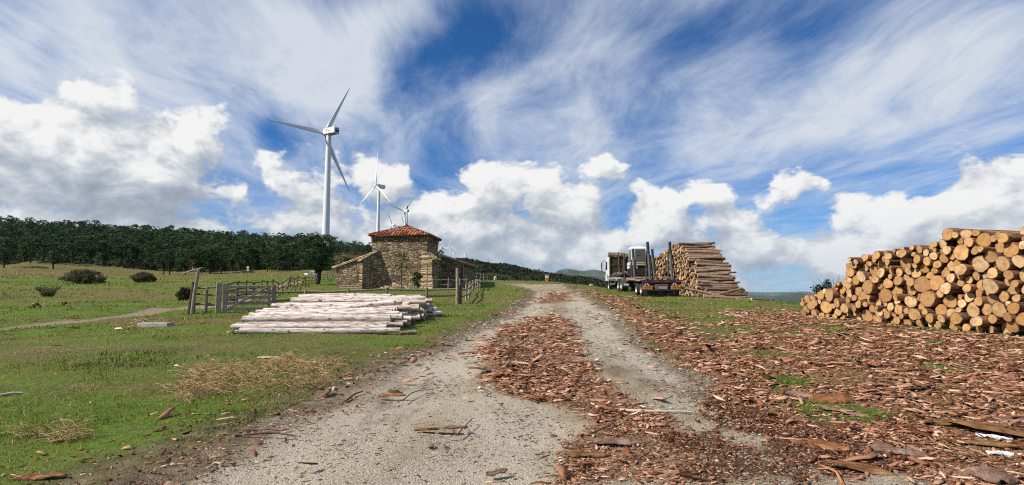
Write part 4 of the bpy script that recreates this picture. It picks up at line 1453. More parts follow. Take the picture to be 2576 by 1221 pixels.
def barrel_roof(faces, name, parent, mat='tile'):
    """faces: (eave_a, eave_b, top_a, top_b) corners; rows of barrel tiles up every face, ends butted at the hips"""
    V, L, T, TI = [], [], [], []
    rg = random.Random(77)
    base = 0
    ns = 6
    for (ea, eb, ta, tb) in faces:
        ea, eb, ta, tb = map(Vector, (ea, eb, ta, tb))
        W_ = (eb - ea).length; e = (eb - ea).normalized()
        nrm = (eb - ea).cross(ta - ea).normalized()
        if nrm.z < 0: nrm = -nrm
        s = nrm.cross(e).normalized()
        if s.z < 0: s = -s
        u0, u1 = (ta - ea).dot(e), (tb - ea).dot(e); HL = (ta - ea).dot(s)
        # deck under the tiles
        V += [tuple(p - nrm * .03) for p in (ea, eb, tb, ta)] + [tuple(p - nrm * .09) for p in (ea, eb, tb, ta)]
        qs = [(0, 1, 2, 3), (7, 6, 5, 4), (0, 4, 5, 1), (1, 5, 6, 2), (2, 6, 7, 3), (3, 7, 4, 0)]
        for q in qs:
            L += [base + i for i in q]; T.append(4)
        TI += [.3] * 8; base += 8
        u = .12
        while u < W_:
            h = HL
            if u < u0: h = HL * u / max(u0, 1e-6)
            if u > u1: h = min(h, HL * (W_ - u) / max(W_ - u1, 1e-6))
            t0 = -.06
            while t0 < h - .05:
                t1 = min(t0 + .42, h)
                ti = rg.random()
                jit = rg.uniform(-.015, .015)
                for (tt, rr, lift) in ((t0, .15, .045), (t1 + .03, .115, .0)):
                    for j in range(ns + 1):
                        a = math.pi * j / ns
                        p = ea + e * (u + jit + math.cos(a) * rr) + s * tt + nrm * (math.sin(a) * rr * .85 + lift)
                        V.append(tuple(p)); TI.append(ti)
                for j in range(ns):
                    L += [base + j, base + j + 1, base + ns + 2 + j, base + ns + 1 + j]; T.append(4)
                L += [base + j for j in range(ns, -1, -1)]; T.append(ns + 1)
                base += 2 * (ns + 1)
                t0 += .38
            u += .31
    me = arrays_mesh(name, V, L, T, {'tint': TI})
    return link(name, me, [M[mat]], parent)


ov = .26
A0, A1, A2, A3 = (-TW - ov, -ov, TH + .02), (TW + ov, -ov, TH + .02), (TW + ov, TD + ov, TH + .02), (-TW - ov, TD + ov, TH + .02)
AP = (0, TD / 2, TH + 1.12)
roof = barrel_roof([(A0, A1, AP, AP), (A1, A2, AP, AP), (A2, A3, AP, AP), (A3, A0, AP, AP)], 'tower_roof', CH)
b = MB()
for q in (A0, A1, A2, A3):
    q = Vector(q) + Vector((0, 0, .05)); ap = Vector(AP) + Vector((0, 0, .06))
    nseg = 9
    for i in range(nseg):
        b.tube([q.lerp(ap, i / nseg), q.lerp(ap, (i + 1.05) / nseg)], [.13, .10], n=8, caps=True)
b.lathe([(0.0, .30), (.16, .22), (.22, .0), (.0, -.1)], 10, origin=AP)
b.build('ridge_tiles', M['tile'], roof)
b = MB(); b.tube([(.05, TD / 2, TH + 1.1), (.05, TD / 2, TH + 3.05)], [.035, .02], n=6); b.box((.05, TD / 2, TH + 3.1), (.09, .09, .22)); b.build('roof_mast', M['steel_dark'], CH)
# nave behind: gable wall and long low roof
gp = [(-8.0, -.8), (5.2, -.8), (5.2, 2.62), (-1.2, 4.66), (-8.0, 2.22)]
b = MB(); b.prism(gp, 'y', TD + .01, TD + 9); b.build('nave_wall', M['masonry'], CH)
nv = barrel_roof([((-8.35, TD - .15, 2.14), (-8.35, TD + 9.2, 2.14), (-1.2, TD - .15, 4.74), (-1.2, TD + 9.2, 4.74)), ((5.55, TD + 9.2, 2.54), (5.55, TD - .15, 2.54), (-1.2, TD + 9.2, 4.74), (-1.2, TD - .15, 4.74))], 'nave_roof', CH, 'old_tile')
# diagonal buttresses
for sx, nm in ((-1, 'buttress'), (1, 'buttress')):
    b = MB()
    dv = Vector((sx * .7071, -.7071, 0)); sv_ = Vector((.7071, sx * .7071, 0))
    c0 = Vector((sx * (TW - .05), .05, 0))
    if sx < 0: c0 = Vector((-TW + .28, .05, 0))
    o_ = 1.35 if sx < 0 else 1.55
    w_ = .30 if sx < 0 else .36
    vs = []
    for (q, z) in ((-.3, -.8), (o_, -.8), (o_, 2.55), (-.3, 3.45)):
        for s_ in (-w_, w_):
            vs.append(c0 + dv * q + sv_ * s_ + Vector((0, 0, z)))
    b.add(vs, [(0, 2, 4, 6), (1, 7, 5, 3), (0, 1, 3, 2), (2, 3, 5, 4), (4, 5, 7, 6), (6, 7, 1, 0)])
    bt = b.build('buttress', M['masonry'], CH)
    b = MB()
    for (q0, q1) in ((-.32, .55), (.45, o_ + .2)):
        zA, zB = [3.47 - .9 * (q + .3) / (o_ + .3) for q in (q0, q1)]
        lo = [c0 + dv * q0 + sv_ * s_ * (w_ + .1) + Vector((0, 0, zA)) for s_ in (-1, 1)] + [c0 + dv * q1 + sv_ * s_ * (w_ + .1) + Vector((0, 0, zB)) for s_ in (1, -1)]
        hi = [p + Vector((0, 0, .11)) for p in lo]
        b.add(lo + hi, [(3, 2, 1, 0), (4, 5, 6, 7), (0, 1, 5, 4), (1, 2, 6, 5), (2, 3, 7, 6), (3, 0, 4, 7)])
    b.build('capstone', M['masonry'], bt)
# stone skirt at the foot of the tower, downpipe
b = MB()
rg = random.Random(4)
n_ = 12
top = [(-1.9 + i * .26, -.02 - .0 * i, .42 * math.sin(math.pi * (i + .6) / (n_ + .6)) + rg.uniform(-.05, .05)) for i in range(n_ + 1)]
bot = [(-2.1 + i * .28, -.75 + rg.uniform(-.15, .15), -.3) for i in range(n_ + 1)]
mid = [(-2.0 + i * .27, -.38 + rg.uniform(-.08, .08), .22 * math.sin(math.pi * (i + .6) / (n_ + .6)) + rg.uniform(-.04, .04)) for i in range(n_ + 1)]
vs = top + mid + bot
fs = [(i, i + 1, i + n_ + 2, i + n_ + 1) for i in range(n_)] + [(i + n_ + 1, i + n_ + 2, i + 2 * n_ + 3, i + 2 * n_ + 2) for i in range(n_)]
b.add(vs, fs); b.build('stone_skirt', M['masonry'], CH)
b = MB(); b.tube([(5.27, TD - .06, 2.45), (5.27, TD - .06, -.2)], .06, n=8); b.build('downpipe', M['steel_grey'], CH)
pl = thing('plank', (0, 0, 0), 0, 'pale weathered planks lying at the foot of the chapel side wall', 'plank')
A, B_ = P(854, 722.5, 56.6), P(912, 723.5, 56.2)
pl.location = A; pl.location.z = 2.02
b = MB()
dd = B_ - A; dd.z = 0
for (o1, h) in ((0, .10), (.22, .04), (.1, .20)):
    b.tube([Vector((0, -o1, h)), dd * .98 + Vector((0, -o1, h))], .07, n=6)
b.build('board', M['fence_wood'], pl)


# ------------------------------------------------------------------ fences
def fence(name, posts, rails, label, mat, pr=.055, rr=.04, seed=1, group=None, cat='fence', rail_from=None, sag=.05, side=-1):
    """posts: (x, y, height[, lean_x, lean_y]); rails: heights above the ground"""
    rg = random.Random(seed)
    x0, y0 = posts[0][:2]
    root = thing(name, (x0, y0, zf(x0, y0)), 0, label, cat, group)
    base = root.location
    bs = []
    for p in posts:
        x, y, h = p[:3]
        lx, ly = (p[3], p[4]) if len(p) > 3 else (rg.gauss(0, .02) * h, rg.gauss(0, .02) * h)
        z = zf(x, y)
        bs.append(Vector((x, y, z)))
        b = MB()
        rv = pr * rg.uniform(.85, 1.2)
        b.tube([Vector((x, y, z - .25)) - base, Vector((x + lx * .5, y + ly * .5, z + h * .5)) - base, Vector((x + lx, y + ly, z + h)) - base], [rv * 1.08, rv, rv * .92], n=8)
        b.build('post', mat, root)
    for h in rails:
        for i in range(len(bs) - 1):
            A, B = bs[i], bs[i + 1]
            d = (B - A); L = d.length; dn = Vector((d.y, -d.x, 0)).normalized() * (pr + rr * .7) * side
            j1, j2 = rg.uniform(-.035, .035), rg.uniform(-.035, .035)
            pa = A + Vector((0, 0, h + j1)) + dn - base; pb = B + Vector((0, 0, h + j2)) + dn - base
            e = d.normalized() * .12
            m_ = pa.lerp(pb, .5) + Vector((0, 0, rg.uniform(-sag, sag * .6)))
            b = MB(); b.tube([pa - e, m_, pb + e], [rr * 1.05, rr, rr * .95], n=7); b.build('rail', mat, root)
    return root


def gp_(px, pyb, pyt=None, d=None):
    g = G(px, pyb) if d is None else P(px, pyb, d)
    h = None if pyt is None else (pyb - pyt) / 1400 * g.y
    return (g.x, g.y, h)


c1 = gp_(1158, 765.5)
gate_r = gp_(677, 784)
fr = []
for px in (677, 772, 876, 973, 1074):
    f_ = (px - 677) / (1155 - 677)
    d = gate_r[1] + (c1[1] - gate_r[1]) * f_
    x = (px - 1288) / 1400 * d
    fr.append((x, d, .86))
fr.append((c1[0], c1[1], .98))
fence('rail_fence', fr, (.42, .76), 'weathered two-rail fence running right from the gate behind the pale logs', M['fence_wood'], pr=.065, rr=.05, seed=3)
tp = thing('tall_post', (c1[0] - .16, c1[1] - .06, zf(c1[0] - .16, c1[1])), 0, 'tall weathered post standing at the corner of the rail fence', 'post')
b = MB(); b.tube([(0, 0, -.2), (.01, 0, .9), (-.01, 0, 1.82)], [.085, .08, .075], n=9); b.build('shaft', M['fence_wood'], tp)
b = MB(); b.tube([(.12, -.02, -.2), (.12, -.02, .95)], [.06, .055], n=8); b.build('brace', M['fence_dark'], tp)
rp_ = [(c1[0], c1[1])]
far = G(1206, 727)
side_posts = [(c1[0] + .0, c1[1] + .3, .9)]
for f_ in (.12, .24, .36, .47, .58, .69, .79, .9, 1.0):
    side_posts.append((c1[0] + (far.x - c1[0]) * f_ + .12 * math.sin(f_ * 9), c1[1] + (far.y - c1[1]) * f_, .95))
fence('rail_fence', side_posts, (.36, .72), 'wavy two-rail fence running up from the corner post beside the verge', M['fence_wood'], pr=.055, rr=.045, seed=4, sag=.10, side=1)
inner = []
for px in (1090, 1127, 1155, 1172):
    inner.append(((px - 1288) / 1400 * 49.5, 49.5 + (px - 1090) * .01, 1.02))
fence('rail_fence', inner, (.42, .85), 'pale two-rail fence in front of the shaded chapel wall', M['fence_wood'], pr=.055, rr=.045, seed=5)
back = [((px - 1288) / 1400 * d, d, 1.0) for px, d in ((1176, 66), (1190, 68), (1200, 70), (1209, 72), (1217, 74), (1226, 75))]
fence('rail_fence', back, (.45, .85), 'distant two-rail fence across the track end beyond the chapel', M['fence_wood'], pr=.06, rr=.05, seed=6)
# long dark fence to the left, up to the lone pine
lf = []
for (px, pb, h) in ((575, 770, 1.1), (600, 764, 1.1), (622, 760, 1.1), (640, 755, 1.1), (661, 749, 1.1), (674, 745, 1.15), (688, 740, 1.2), (702, 737, 1.2), (713, 734, 1.2), (724, 731, 1.25), (732, 729, 1.2), (741, 727, 1.2), (750, 725, 1.2), (761, 722, 1.25), (770, 719, 1.2), (778, 717.5, 1.2), (786, 716, 1.2), (795, 715, 1.2)):
    d = 30 + (75 - 30) * ((px - 575) / 222.0) ** 1.5
    lean = (.0, .0) if px not in (724, 761) else (.28, .1)
    lf.append(((px - 1288) / 1400 * d, d, h, *lean))
fence('rail_fence', lf, (.30, .68, 1.05), 'long dark three-rail fence climbing from the gate to the lone pine', M['fence_dark'], pr=.045, rr=.036, seed=9, sag=.05, side=1)
lf2 = [((px - 1288) / 1400 * d, d, 1.15) for px, d in ((808, 77), (817, 80), (824, 83), (830, 86), (836, 89), (841, 92), (846, 95))]
fence('rail_fence', lf2, (.30, .68, 1.02), 'rail fence on the bank between the lone pine and the chapel', M['fence_wood'], pr=.05, rr=.04, seed=10)
# stile left of the gate
gl = gp_(556, 788)
st = [gp_(487, 790)[:2], gp_(529, 789)[:2]]
gd = G(556, 788).y
sp = [((px - 1288) / 1400 * (gd + .1), gd + .1, h) for px, h in ((494, 1.35), (524, 1.1), (549, 1.1))]
fence('stile_fence', sp, (.38, .78, 1.08), 'short three-rail panel between leaning posts left of the gate', M['fence_wood'], pr=.05, rr=.045, seed=12)
lp = thing('leaning_post', ((489 - 1288) / 1400 * gd, gd - .15, zf((489 - 1288) / 1400 * gd, gd - .15)), 0, 'dark split post leaning right with a pale branch across its top', 'post')
b = MB(); b.tube([(-.03, 0, -.2), (.10, .02, 1.32)], [.10, .085], n=8); b.build('split_half', M['fence_dark'], lp)
b = MB(); b.tube([(.10, -.06, -.2), (.17, -.06, .8), (.30, -.05, 1.85)], [.07, .07, .06], n=8); b.build('shaft', M['gate_wood'], lp)
b = MB(); b.tube([(-.42, 0, 1.66), (0, -.05, 1.78), (.42, 0, 1.90)], [.014, .022, .014], n=6); b.tube([(0, 0, 1.92), (.1, -.03, 1.74), (.28, 0, 1.62)], .014, n=6); b.build('branch', M['dry_branch'], lp)
# gate
GT = thing('gate', ((562 - 1288) / 1400 * gd, gd, zf((562 - 1288) / 1400 * gd, gd)), 0, 'grey wooden field gate with five bars and a diagonal brace between stout posts', 'gate')
gw = (677 - 556) / 1400 * gd
rgt = math.atan2(gate_r[1] - gd, gw)
GT.rotation_euler = (0, 0, rgt)
for x, r_, h in ((-.12, .13, 1.28), (gw - .02, .10, 1.18)):
    b = MB(); b.bbox((x, 0, h / 2 - .15), (r_ * 1.6, r_ * 1.5, h + .3), .02); b.build('gate_post', M['gate_wood'], GT)
b = MB(); b.bbox((.12, -.02, .62), (.17, .11, 1.24), .015); b.build('stile', M['gate_wood'], GT)
b = MB(); b.bbox((gw - .22, -.03, .58), (.11, .07, 1.12), .012); b.build('stile', M['gate_wood'], GT)
rg = random.Random(6)
for z in (.16, .40, .64, .86, 1.08):
    b = MB(); b.bbox((gw / 2 - .04, -.065, z), (gw - .2, .03, .12), .008, rot=(0, rg.uniform(-.012, .012), rg.uniform(-.004, .004))); b.build('bar', M['gate_wood'], GT)
b = MB()
L_ = math.hypot(gw - .45, .92)
b.bbox((gw / 2 - .05, -.105, .60), (L_, .035, .09), .008, rot=(0, -math.atan2(.92, gw - .45), 0)); b.build('brace', M['gate_wood'], GT)
for px, h in ((683, 1.2),):
    pass

# stakes and saplings in front of the chapel
def stake(px, pyb, pyt, d, r_, label, mat='fence_wood'):
    x = (px - 1288) / 1400 * d
    t_ = thing('stake', (x, d, zf(x, d)), 0, label, 'stake')
    b = MB(); b.tube([(0, 0, -.2), (.02, 0, (pyb - pyt) / 1400 * d)], [r_, r_ * .9], n=8); b.build('shaft', M[mat], t_)


stake(1074, 752, 684, 44.5, .05, 'tall thin pale stake before the right corner of the tower')
stake(1042, 735, 692, 47.0, .05, 'slim stake left of the small bushy sapling')
stake(1036, 735, 692, 47.2, .04, 'grey stake close beside another stake under the tower wall')


# ------------------------------------------------------------------ foliage
def leafmat(stops):
    def f(t):
        c = t.ramp(t.attr('tint'), stops)
        b_ = bsdf(t, c, .7, spec=.2)
        tr = t.n('ShaderNodeBsdfTranslucent', {'Color': c}).outputs[0]
        return t.n('ShaderNodeMixShader', {0: .2, 1: b_, 2: tr}).outputs[0]
    return f


M['pine_leaf'] = material('pine_leaf', leafmat([(0, (.010, .026, .010)), (.4, (.028, .062, .020)), (.75, (.058, .102, .030)), (1, (.095, .138, .042))]))
M['leaf'] = material('leaf', leafmat([(0, (.035, .05, .012)), (.4, (.08, .105, .022)), (.75, (.15, .16, .04)), (1, (.26, .22, .07))]))
M['thorn'] = material('thorn', leafmat([(0, (.025, .024, .012)), (.4, (.075, .068, .034)), (.75, (.13, .118, .055)), (1, (.19, .16, .075))]))
M['shrub_leaf'] = material('shrub_leaf', leafmat([(0, (.008, .013, .006)), (.5, (.022, .034, .011)), (.8, (.045, .055, .017)), (1, (.11, .10, .035))]))


def leafquads(cen, size, r, up=.3, asp=.45, outward=None):
    """random small quads; returns verts (n*4,3)"""
    n = len(cen)
    nv = r.normal(0, 1, (n, 3)); nv[:, 2] += up * 2
    if outward is not None: nv += outward * .8
    nv /= np.linalg.norm(nv, axis=1)[:, None]
    a = np.cross(nv, r.normal(0, 1, (n, 3))); a /= np.linalg.norm(a, axis=1)[:, None] + 1e-9
    b = np.cross(nv, a)
    s = size[:, None]
    p = [cen - a * s * .5 - b * s * asp * .2, cen - b * s * asp * .5 + a * s * .1, cen + a * s * .5, cen + b * s * asp * .5 + a * s * .05]
    return np.stack(p, 1)


def clump_crown(clumps, per, lsize, r, flat=.6, up=.5, asp=.45):
    """clumps: (x, y, z, radius)"""
    cs = np.array(clumps)
    idx = np.repeat(np.arange(len(cs)), per)
    v = r.normal(0, 1, (len(idx), 3)); v /= np.linalg.norm(v, axis=1)[:, None]
    rad = r.random(len(idx)) ** .45
    p = cs[idx, :3] + v * (rad * cs[idx, 3])[:, None] * np.array((1, 1, flat))
    sz = lsize * r.uniform(.55, 1.35, len(idx))
    q = leafquads(p, sz, r, up, asp, outward=v)
    tint = np.clip(np.repeat(r.uniform(.15, .75, len(cs)), per) + r.normal(0, .17, len(idx)), 0, 1)
    return q.reshape(-1, 3), np.repeat(tint, 4)


def quads_mesh(name, v, tint, mats):
    n = len(v) // 4
    me = arrays_mesh(name, v, np.arange(n * 4), np.full(n, 4), {'tint': tint})
    for m in mats: me.materials.append(m)
    return me


def pine_parts(seed, H, base, rad, nclump, per, lsize, wind=.1, trunk_r=.16):
    r = np.random.default_rng(seed)
    clumps = []
    limbs = []
    for i in range(nclump):
        q = r.random() ** .8
        z = base + (H - base) * q
        env = rad * (math.sin(math.pi * min(1, .22 + .78 * (1 - q) ** .75)) * .9 + .12) * (1.0 if q < .85 else .75)
        a = r.uniform(0, 6.28); d = env * math.sqrt(r.random()) * r.uniform(.6, 1.1)
        x, y = d * math.cos(a) + wind * H * q, d * math.sin(a)
        clumps.append((x, y, z + r.normal(0, .1), H * r.uniform(.055, .105)))
        if i % 3 == 0: limbs.append((x, y, z))
    v, t = clump_crown(clumps, per, lsize, r, .6, .5)
    b = MB()
    k = [(0, 0, -.3), (.03 * H, .01 * H, H * .25), (wind * H * .5, -.01 * H, H * .55), (wind * H, 0, H * .93)]
    b.tube(k, [trunk_r * 1.25, trunk_r, trunk_r * .7, trunk_r * .15], n=8)
    for (x, y, z) in limbs:
        zb = max(base * .8, z - r.uniform(.3, 1.0))
        f_ = zb / H
        b.tube([(wind * H * f_ * .9, 0, zb), (x * .6 + wind * H * f_ * .3, y * .6, (z + zb) / 2 + .05), (x, y, z)], [trunk_r * .35, trunk_r * .22, trunk_r * .08], n=5)
    return v, t, b


# lone pine beside the pickup
lone_x, lone_y = (800 - 1288) / 1400 * 74.5, 74.5
LP = thing('pine_tree', (lone_x, lone_y, zf(lone_x, lone_y)), 0, 'big bushy pine standing alone in front of the white pickup left of the chapel', 'tree')
v, t_, b = pine_parts(3, 6.6, 1.7, 3.5, 165, 70, .22, wind=.04, trunk_r=.26)
b.build('trunk', M['trunk'], LP)
link('crown', quads_mesh('crown', v, t_, [M['pine_leaf']]), parent=LP)

# forest edge pines: own trunk and crown each, five grown variants copied
var = []
for s in range(6):
    v, t_, b = pine_parts(60 + s, 6.6, 1.5, 2.5, 70, 30, .36, wind=[.0, .06, -.05, .1, .02, -.08][s], trunk_r=.15)
    var.append((quads_mesh('crown', v, t_, [M['pine_leaf']]), b))
var_tr = []
for s, (me, b) in enumerate(var):
    o = b.build('trunk', M['trunk'], None)
    var_tr.append(o.data); COL.objects.unlink(o); bpy.data.objects.remove(o)
FRONT = [(9, 676, 118, .9, 'pine at the far left edge of the forest with a bare leaning trunk'), (60, 669, 128, .9, 'slim-trunked pine near the left end of the forest edge'), (76, 672, 126, .8, 'smaller pine close right of a slim one at the forest edge'), (105, 671, 128, .95, 'pine in the shade left of the broad bush, forest edge'),
         (135, 677, 119, .85, 'low pine above the round thorn bush at the forest edge'), (180, 668, 134, 1.0, 'pine at the forest edge above the left side of the broad bush'), (225, 665, 138, 1.05, 'tall pine at the forest edge above the broad dark bush'), (262, 664, 139, .9, 'pine right of the broad bush at the forest edge'), (304, 663, 141, 1.0, 'pine over the sunny bank in the middle of the forest edge'), (345, 662, 143, 1.05, 'pine above the smaller dark bush at the forest edge'),
         (380, 664, 140, .9, 'pine left of the forward pair at the forest edge'), (412, 689, 121, .72, 'forward pine with a crooked trunk standing before the forest'), (428, 690, 120, .78, 'forward pine with a straight trunk paired with a crooked one'), (466, 690, 120, .8, 'forward pine leaning right above the leaning post'), (500, 690, 121, .86, 'forward pine behind the pale branch on the leaning post'), (531, 690, 121, .85, 'forward pine left of the round road sign'),
         (556, 688, 124, .88, 'forward pine right behind the round road sign'), (585, 684, 130, .92, 'pine in the dark gap right of the road sign'), (620, 682, 133, .95, 'pine above the gate brace at the forest edge'), (648, 681, 134, .9, 'shaded pine left of the small low pine'), (673, 687, 125, .62, 'small low pine above the right gate post'), (700, 680, 132, .95, 'pine over the long dark fence at the forest edge'), (735, 679, 132, .95, 'pine just left of the lone bushy pine'), (762, 679, 130, .85, 'pine partly behind the left side of the lone bushy pine')]
for k, (px, py, d, s_, lb) in enumerate(FRONT):
    x = (px - 1288) / 1400 * d
    t0 = thing('pine_tree', (x, d, zf(x, d) if d < 128 else max(zf(x, d), P(px, py, d).z - .4)), (k * 2.4) % 6.28, lb, 'tree', 'pines along the forest edge')
    t0.scale = (s_ * 1.1, s_ * 1.1, s_)
    o1 = bpy.data.objects.new('trunk', var_tr[k % 6]); COL.objects.link(o1); o1.parent = t0
    o2 = bpy.data.objects.new('crown', var[k % 6][0]); COL.objects.link(o2); o2.parent = t0

# forest behind: one mass on the slope
hv = HFV.reshape(-1, 3)


def hill_z(V3, x, y):
    """height of a hill mesh at points, by nearest row and interpolated column"""
    rows = V3[:, :, 1].mean(1)
    out = np.full(len(x), -99.0)
    ri = np.clip(np.searchsorted(rows, y) - 1, 0, len(rows) - 2)
    for i in np.unique(ri):
        m = ri == i
        f = (y[m] - rows[i]) / (rows[i + 1] - rows[i])
        za = np.interp(x[m], V3[i, :, 0], V3[i, :, 2]); zb = np.interp(x[m], V3[i + 1, :, 0], V3[i + 1, :, 2])
        out[m] = za * (1 - f) + zb * f
    return out


r = np.random.default_rng(5)
pts = []
for k in range(9000):
    px = r.uniform(-260, 958); d = r.uniform(134, 288)
    if px > 830 and d < 235: continue
    if px > 600 and d < 137: continue
    if px < 600 and d < 147: continue
    x = (px - 1288) / 1400 * d
    if all((x - a) ** 2 + (d - b_) ** 2 > 2.7 ** 2 for a, b_ in pts): pts.append((x, d))
    if len(pts) > 1500: break
pts = np.array(pts)
zz = np.maximum(hill_z(HFV, pts[:, 0], pts[:, 1]), Z(pts[:, 0], pts[:, 1]) * (pts[:, 1] < 140) - 99 * (pts[:, 1] >= 140))
fv, ft = [], []
lowv = []
for s in range(5):
    v, t_, b = pine_parts(160 + s, 6.2, 1.0, 2.2, 40, 14, .50, wind=[0, .05, -.05, .08, .02][s], trunk_r=.13)
    lowv.append((v, t_, b))
TB = MB()
for k, (x, y) in enumerate(pts):
    v, t_, b = lowv[k % 5]
    s_ = r.uniform(.60, 1.28) * (1 if y < 240 else .92)
    px_ = 1288 + 1400 * x / y
    if px_ > 800: s_ *= .75
    a = r.uniform(0, 6.28); c, sn = math.cos(a), math.sin(a)
    q = np.stack((v[:, 0] * c - v[:, 1] * sn, v[:, 0] * sn + v[:, 1] * c, v[:, 2]), 1) * s_ * np.array((r.uniform(.9, 1.35), r.uniform(.9, 1.35), 1)) + np.array((x, y, zz[k] - .1))
    fv.append(q); ft.append(np.clip(t_ * .9 + r.normal(.02, .20), 0, 1))
    TB.tube([(x, y, zz[k] - .3), (x + .1 * s_, y, zz[k] + 3 * s_)], [.13 * s_, .08 * s_], n=5)
me = quads_mesh('pine_forest', np.concatenate(fv), np.concatenate(ft), [M['pine_leaf'], M['trunk']])
fo = link('pine_forest', me)
tag(fo, 'dark pine forest covering the slope on the left', kind='stuff')
tag(TB.build('forest_trunks', M['trunk']), 'shaded trunks inside the pine forest', kind='stuff')

# scrub over the hillside behind the road
pxr, dr_ = [], []
r = np.random.default_rng(15)
V3 = HSV
x = r.uniform(-60, 70, 26000); y = r.uniform(104, 300, 26000)
pxx = 1288 + 1400 * x / y
ok = (pxx > 1000) & (pxx < 1690)
x, y = x[ok], y[ok]
z = hill_z(V3, x, y)
big = fbm(x * .05, y * .05, 6, 4)
ok = r.random(len(x)) < np.clip(big * 2.4 - .45, .15, 1)
x, y, z, big = x[ok], y[ok], z[ok], big[ok]
n = len(x); print('scrub', n)
rs = r.uniform(.35, .95, n) * (1 + .5 * (r.random(n) < .06))
per = 11
vv_ = r.normal(0, 1, (n * per, 3)); vv_ /= np.linalg.norm(vv_, axis=1)[:, None]; vv_[:, 2] = np.abs(vv_[:, 2])
cen = np.repeat(np.stack((x, y, z), 1), per, 0) + vv_ * np.repeat(rs, per)[:, None] * np.array((1, 1, .85))
q = leafquads(cen, np.repeat(rs, per) * r.uniform(.55, 1.1, n * per), r, .5, .6, outward=vv_)
bright = np.clip((135 - y) / 60, 0, 1) * (fbm(x * .09, y * .09, 9, 3) > .5)
tint = np.clip(np.repeat(r.uniform(.1, .68, n) + bright * .35, per) + r.normal(0, .12, n * per), 0, 1)
tag(link('hillside_scrub', quads_mesh('hillside_scrub', q.reshape(-1, 3), np.repeat(tint, 4), [M['shrub_leaf']])), 'dark low scrub covering the hillside behind the road', kind='stuff')


def bush(name, px, pyb, d, w, h, label, mat, seed, per=60, lsize=.16, nc=26, group=None, cat='bush', narrow=False, spiky=0, zofs=0.0):
    r = np.random.default_rng(seed)
    x = (px - 1288) / 1400 * d
    root = thing(name, (x, d, zf(x, d) - .05 + zofs), 0, label, cat, group)
    cl = []
    b = MB()
    for i in range(nc):
        a = r.uniform(0, 6.28); q = r.random()
        rr = w / 2 * (math.sqrt(r.random())) * (.35 + .65 * math.sin(math.pi * min(1, .25 + .75 * q)) if not narrow else (.25 + .75 * q))
        z = h * (.12 + .78 * q)
        cl.append((rr * math.cos(a), rr * math.sin(a), z, min(w, h) * r.uniform(.16, .26)))
        if i % 2 == 0:
            b.tube([(rr * .12 * math.cos(a), rr * .12 * math.sin(a), -.1), (rr * .6 * math.cos(a), rr * .6 * math.sin(a), z * .55), (rr * 1.05 * math.cos(a), rr * 1.05 * math.sin(a), z * 1.05)], [.03, .018, .006], n=5)
    for i in range(spiky):
        a = r.uniform(0, 6.28); l = r.uniform(.6, 1.15)
        b.tube([(0, 0, h * .2), (w * .3 * math.cos(a), w * .3 * math.sin(a), h * .7), (w * .55 * l * math.cos(a), w * .55 * l * math.sin(a), h * l * 1.1)], [.02, .012, .004], n=4)
    v, t_ = clump_crown(cl, per, lsize, r, .85, .3, .5)
    v[:, 2] = np.maximum(v[:, 2], -.02)
    b.build('stems', M['dark_twig'], root)
    link('foliage', quads_mesh('foliage', v, t_, [M[mat]]), parent=root)
    return root


bush('thorn_bush', 126, 747, 45, 1.65, 1.05, 'round dark thorn bush on a narrow foot alone in the left field', 'thorn', 1, 60, .07, 60, narrow=True, spiky=30)
bush('broad_bush', 212, 711, 77.5, 5.2, 2.0, 'broad dark bush spreading at the foot of the forest bank', 'thorn', 2, 80, .16, 130)
bush('dark_bush', 362, 711, 77.5, 3.2, 1.35, 'smaller dark bush right of the broad one below the bank', 'thorn', 3, 80, .15, 90)
bush('green_bush', 470, 757, 37, .95, .95, 'dark green bush beside the path behind the leaning post', 'shrub_leaf', 4, 80, .12, 30)
bush('dry_bush', 166, 788, 27, .6, .38, 'small reddish dry bush at the path edge', 'straw', 5, 45, .09, 14, group=None)
bush('dry_bush', 95, 790, 26, .5, .3, 'thin tan dry tuft left of the reddish one by the path', 'straw', 6, 30, .09, 10)
bush('dry_bush', 585, 768, 33, .8, .4, 'rusty dry weed clump seen through the rails beside the gate', 'straw', 7, 45, .09, 14)
bush('scrub_bush', 2092, 748, 30, 2.0, 1.1, 'wiry bush with bare spiky twigs behind the low end of the right-hand stack', 'shrub_leaf', 8, 60, .12, 26, spiky=26, zofs=.35)
bush('hedge_bush', 868, 660, 118, 3.4, 3.0, 'yellow-green bush right of the lone pine above the chapel roof', 'leaf', 9, 70, .35, 26, zofs=1.6)
bush('hedge_bush', 915, 655, 112, 3.6, 2.6, 'green bush just above the low chapel roof beside the tower', 'leaf', 10, 70, .35, 26, zofs=1.9)
bush('hedge_bush', 893, 668, 105, 2.6, 2.0, 'low bush over the chapel roof under the far road', 'shrub_leaf', 11, 60, .3, 20, zofs=1.2)


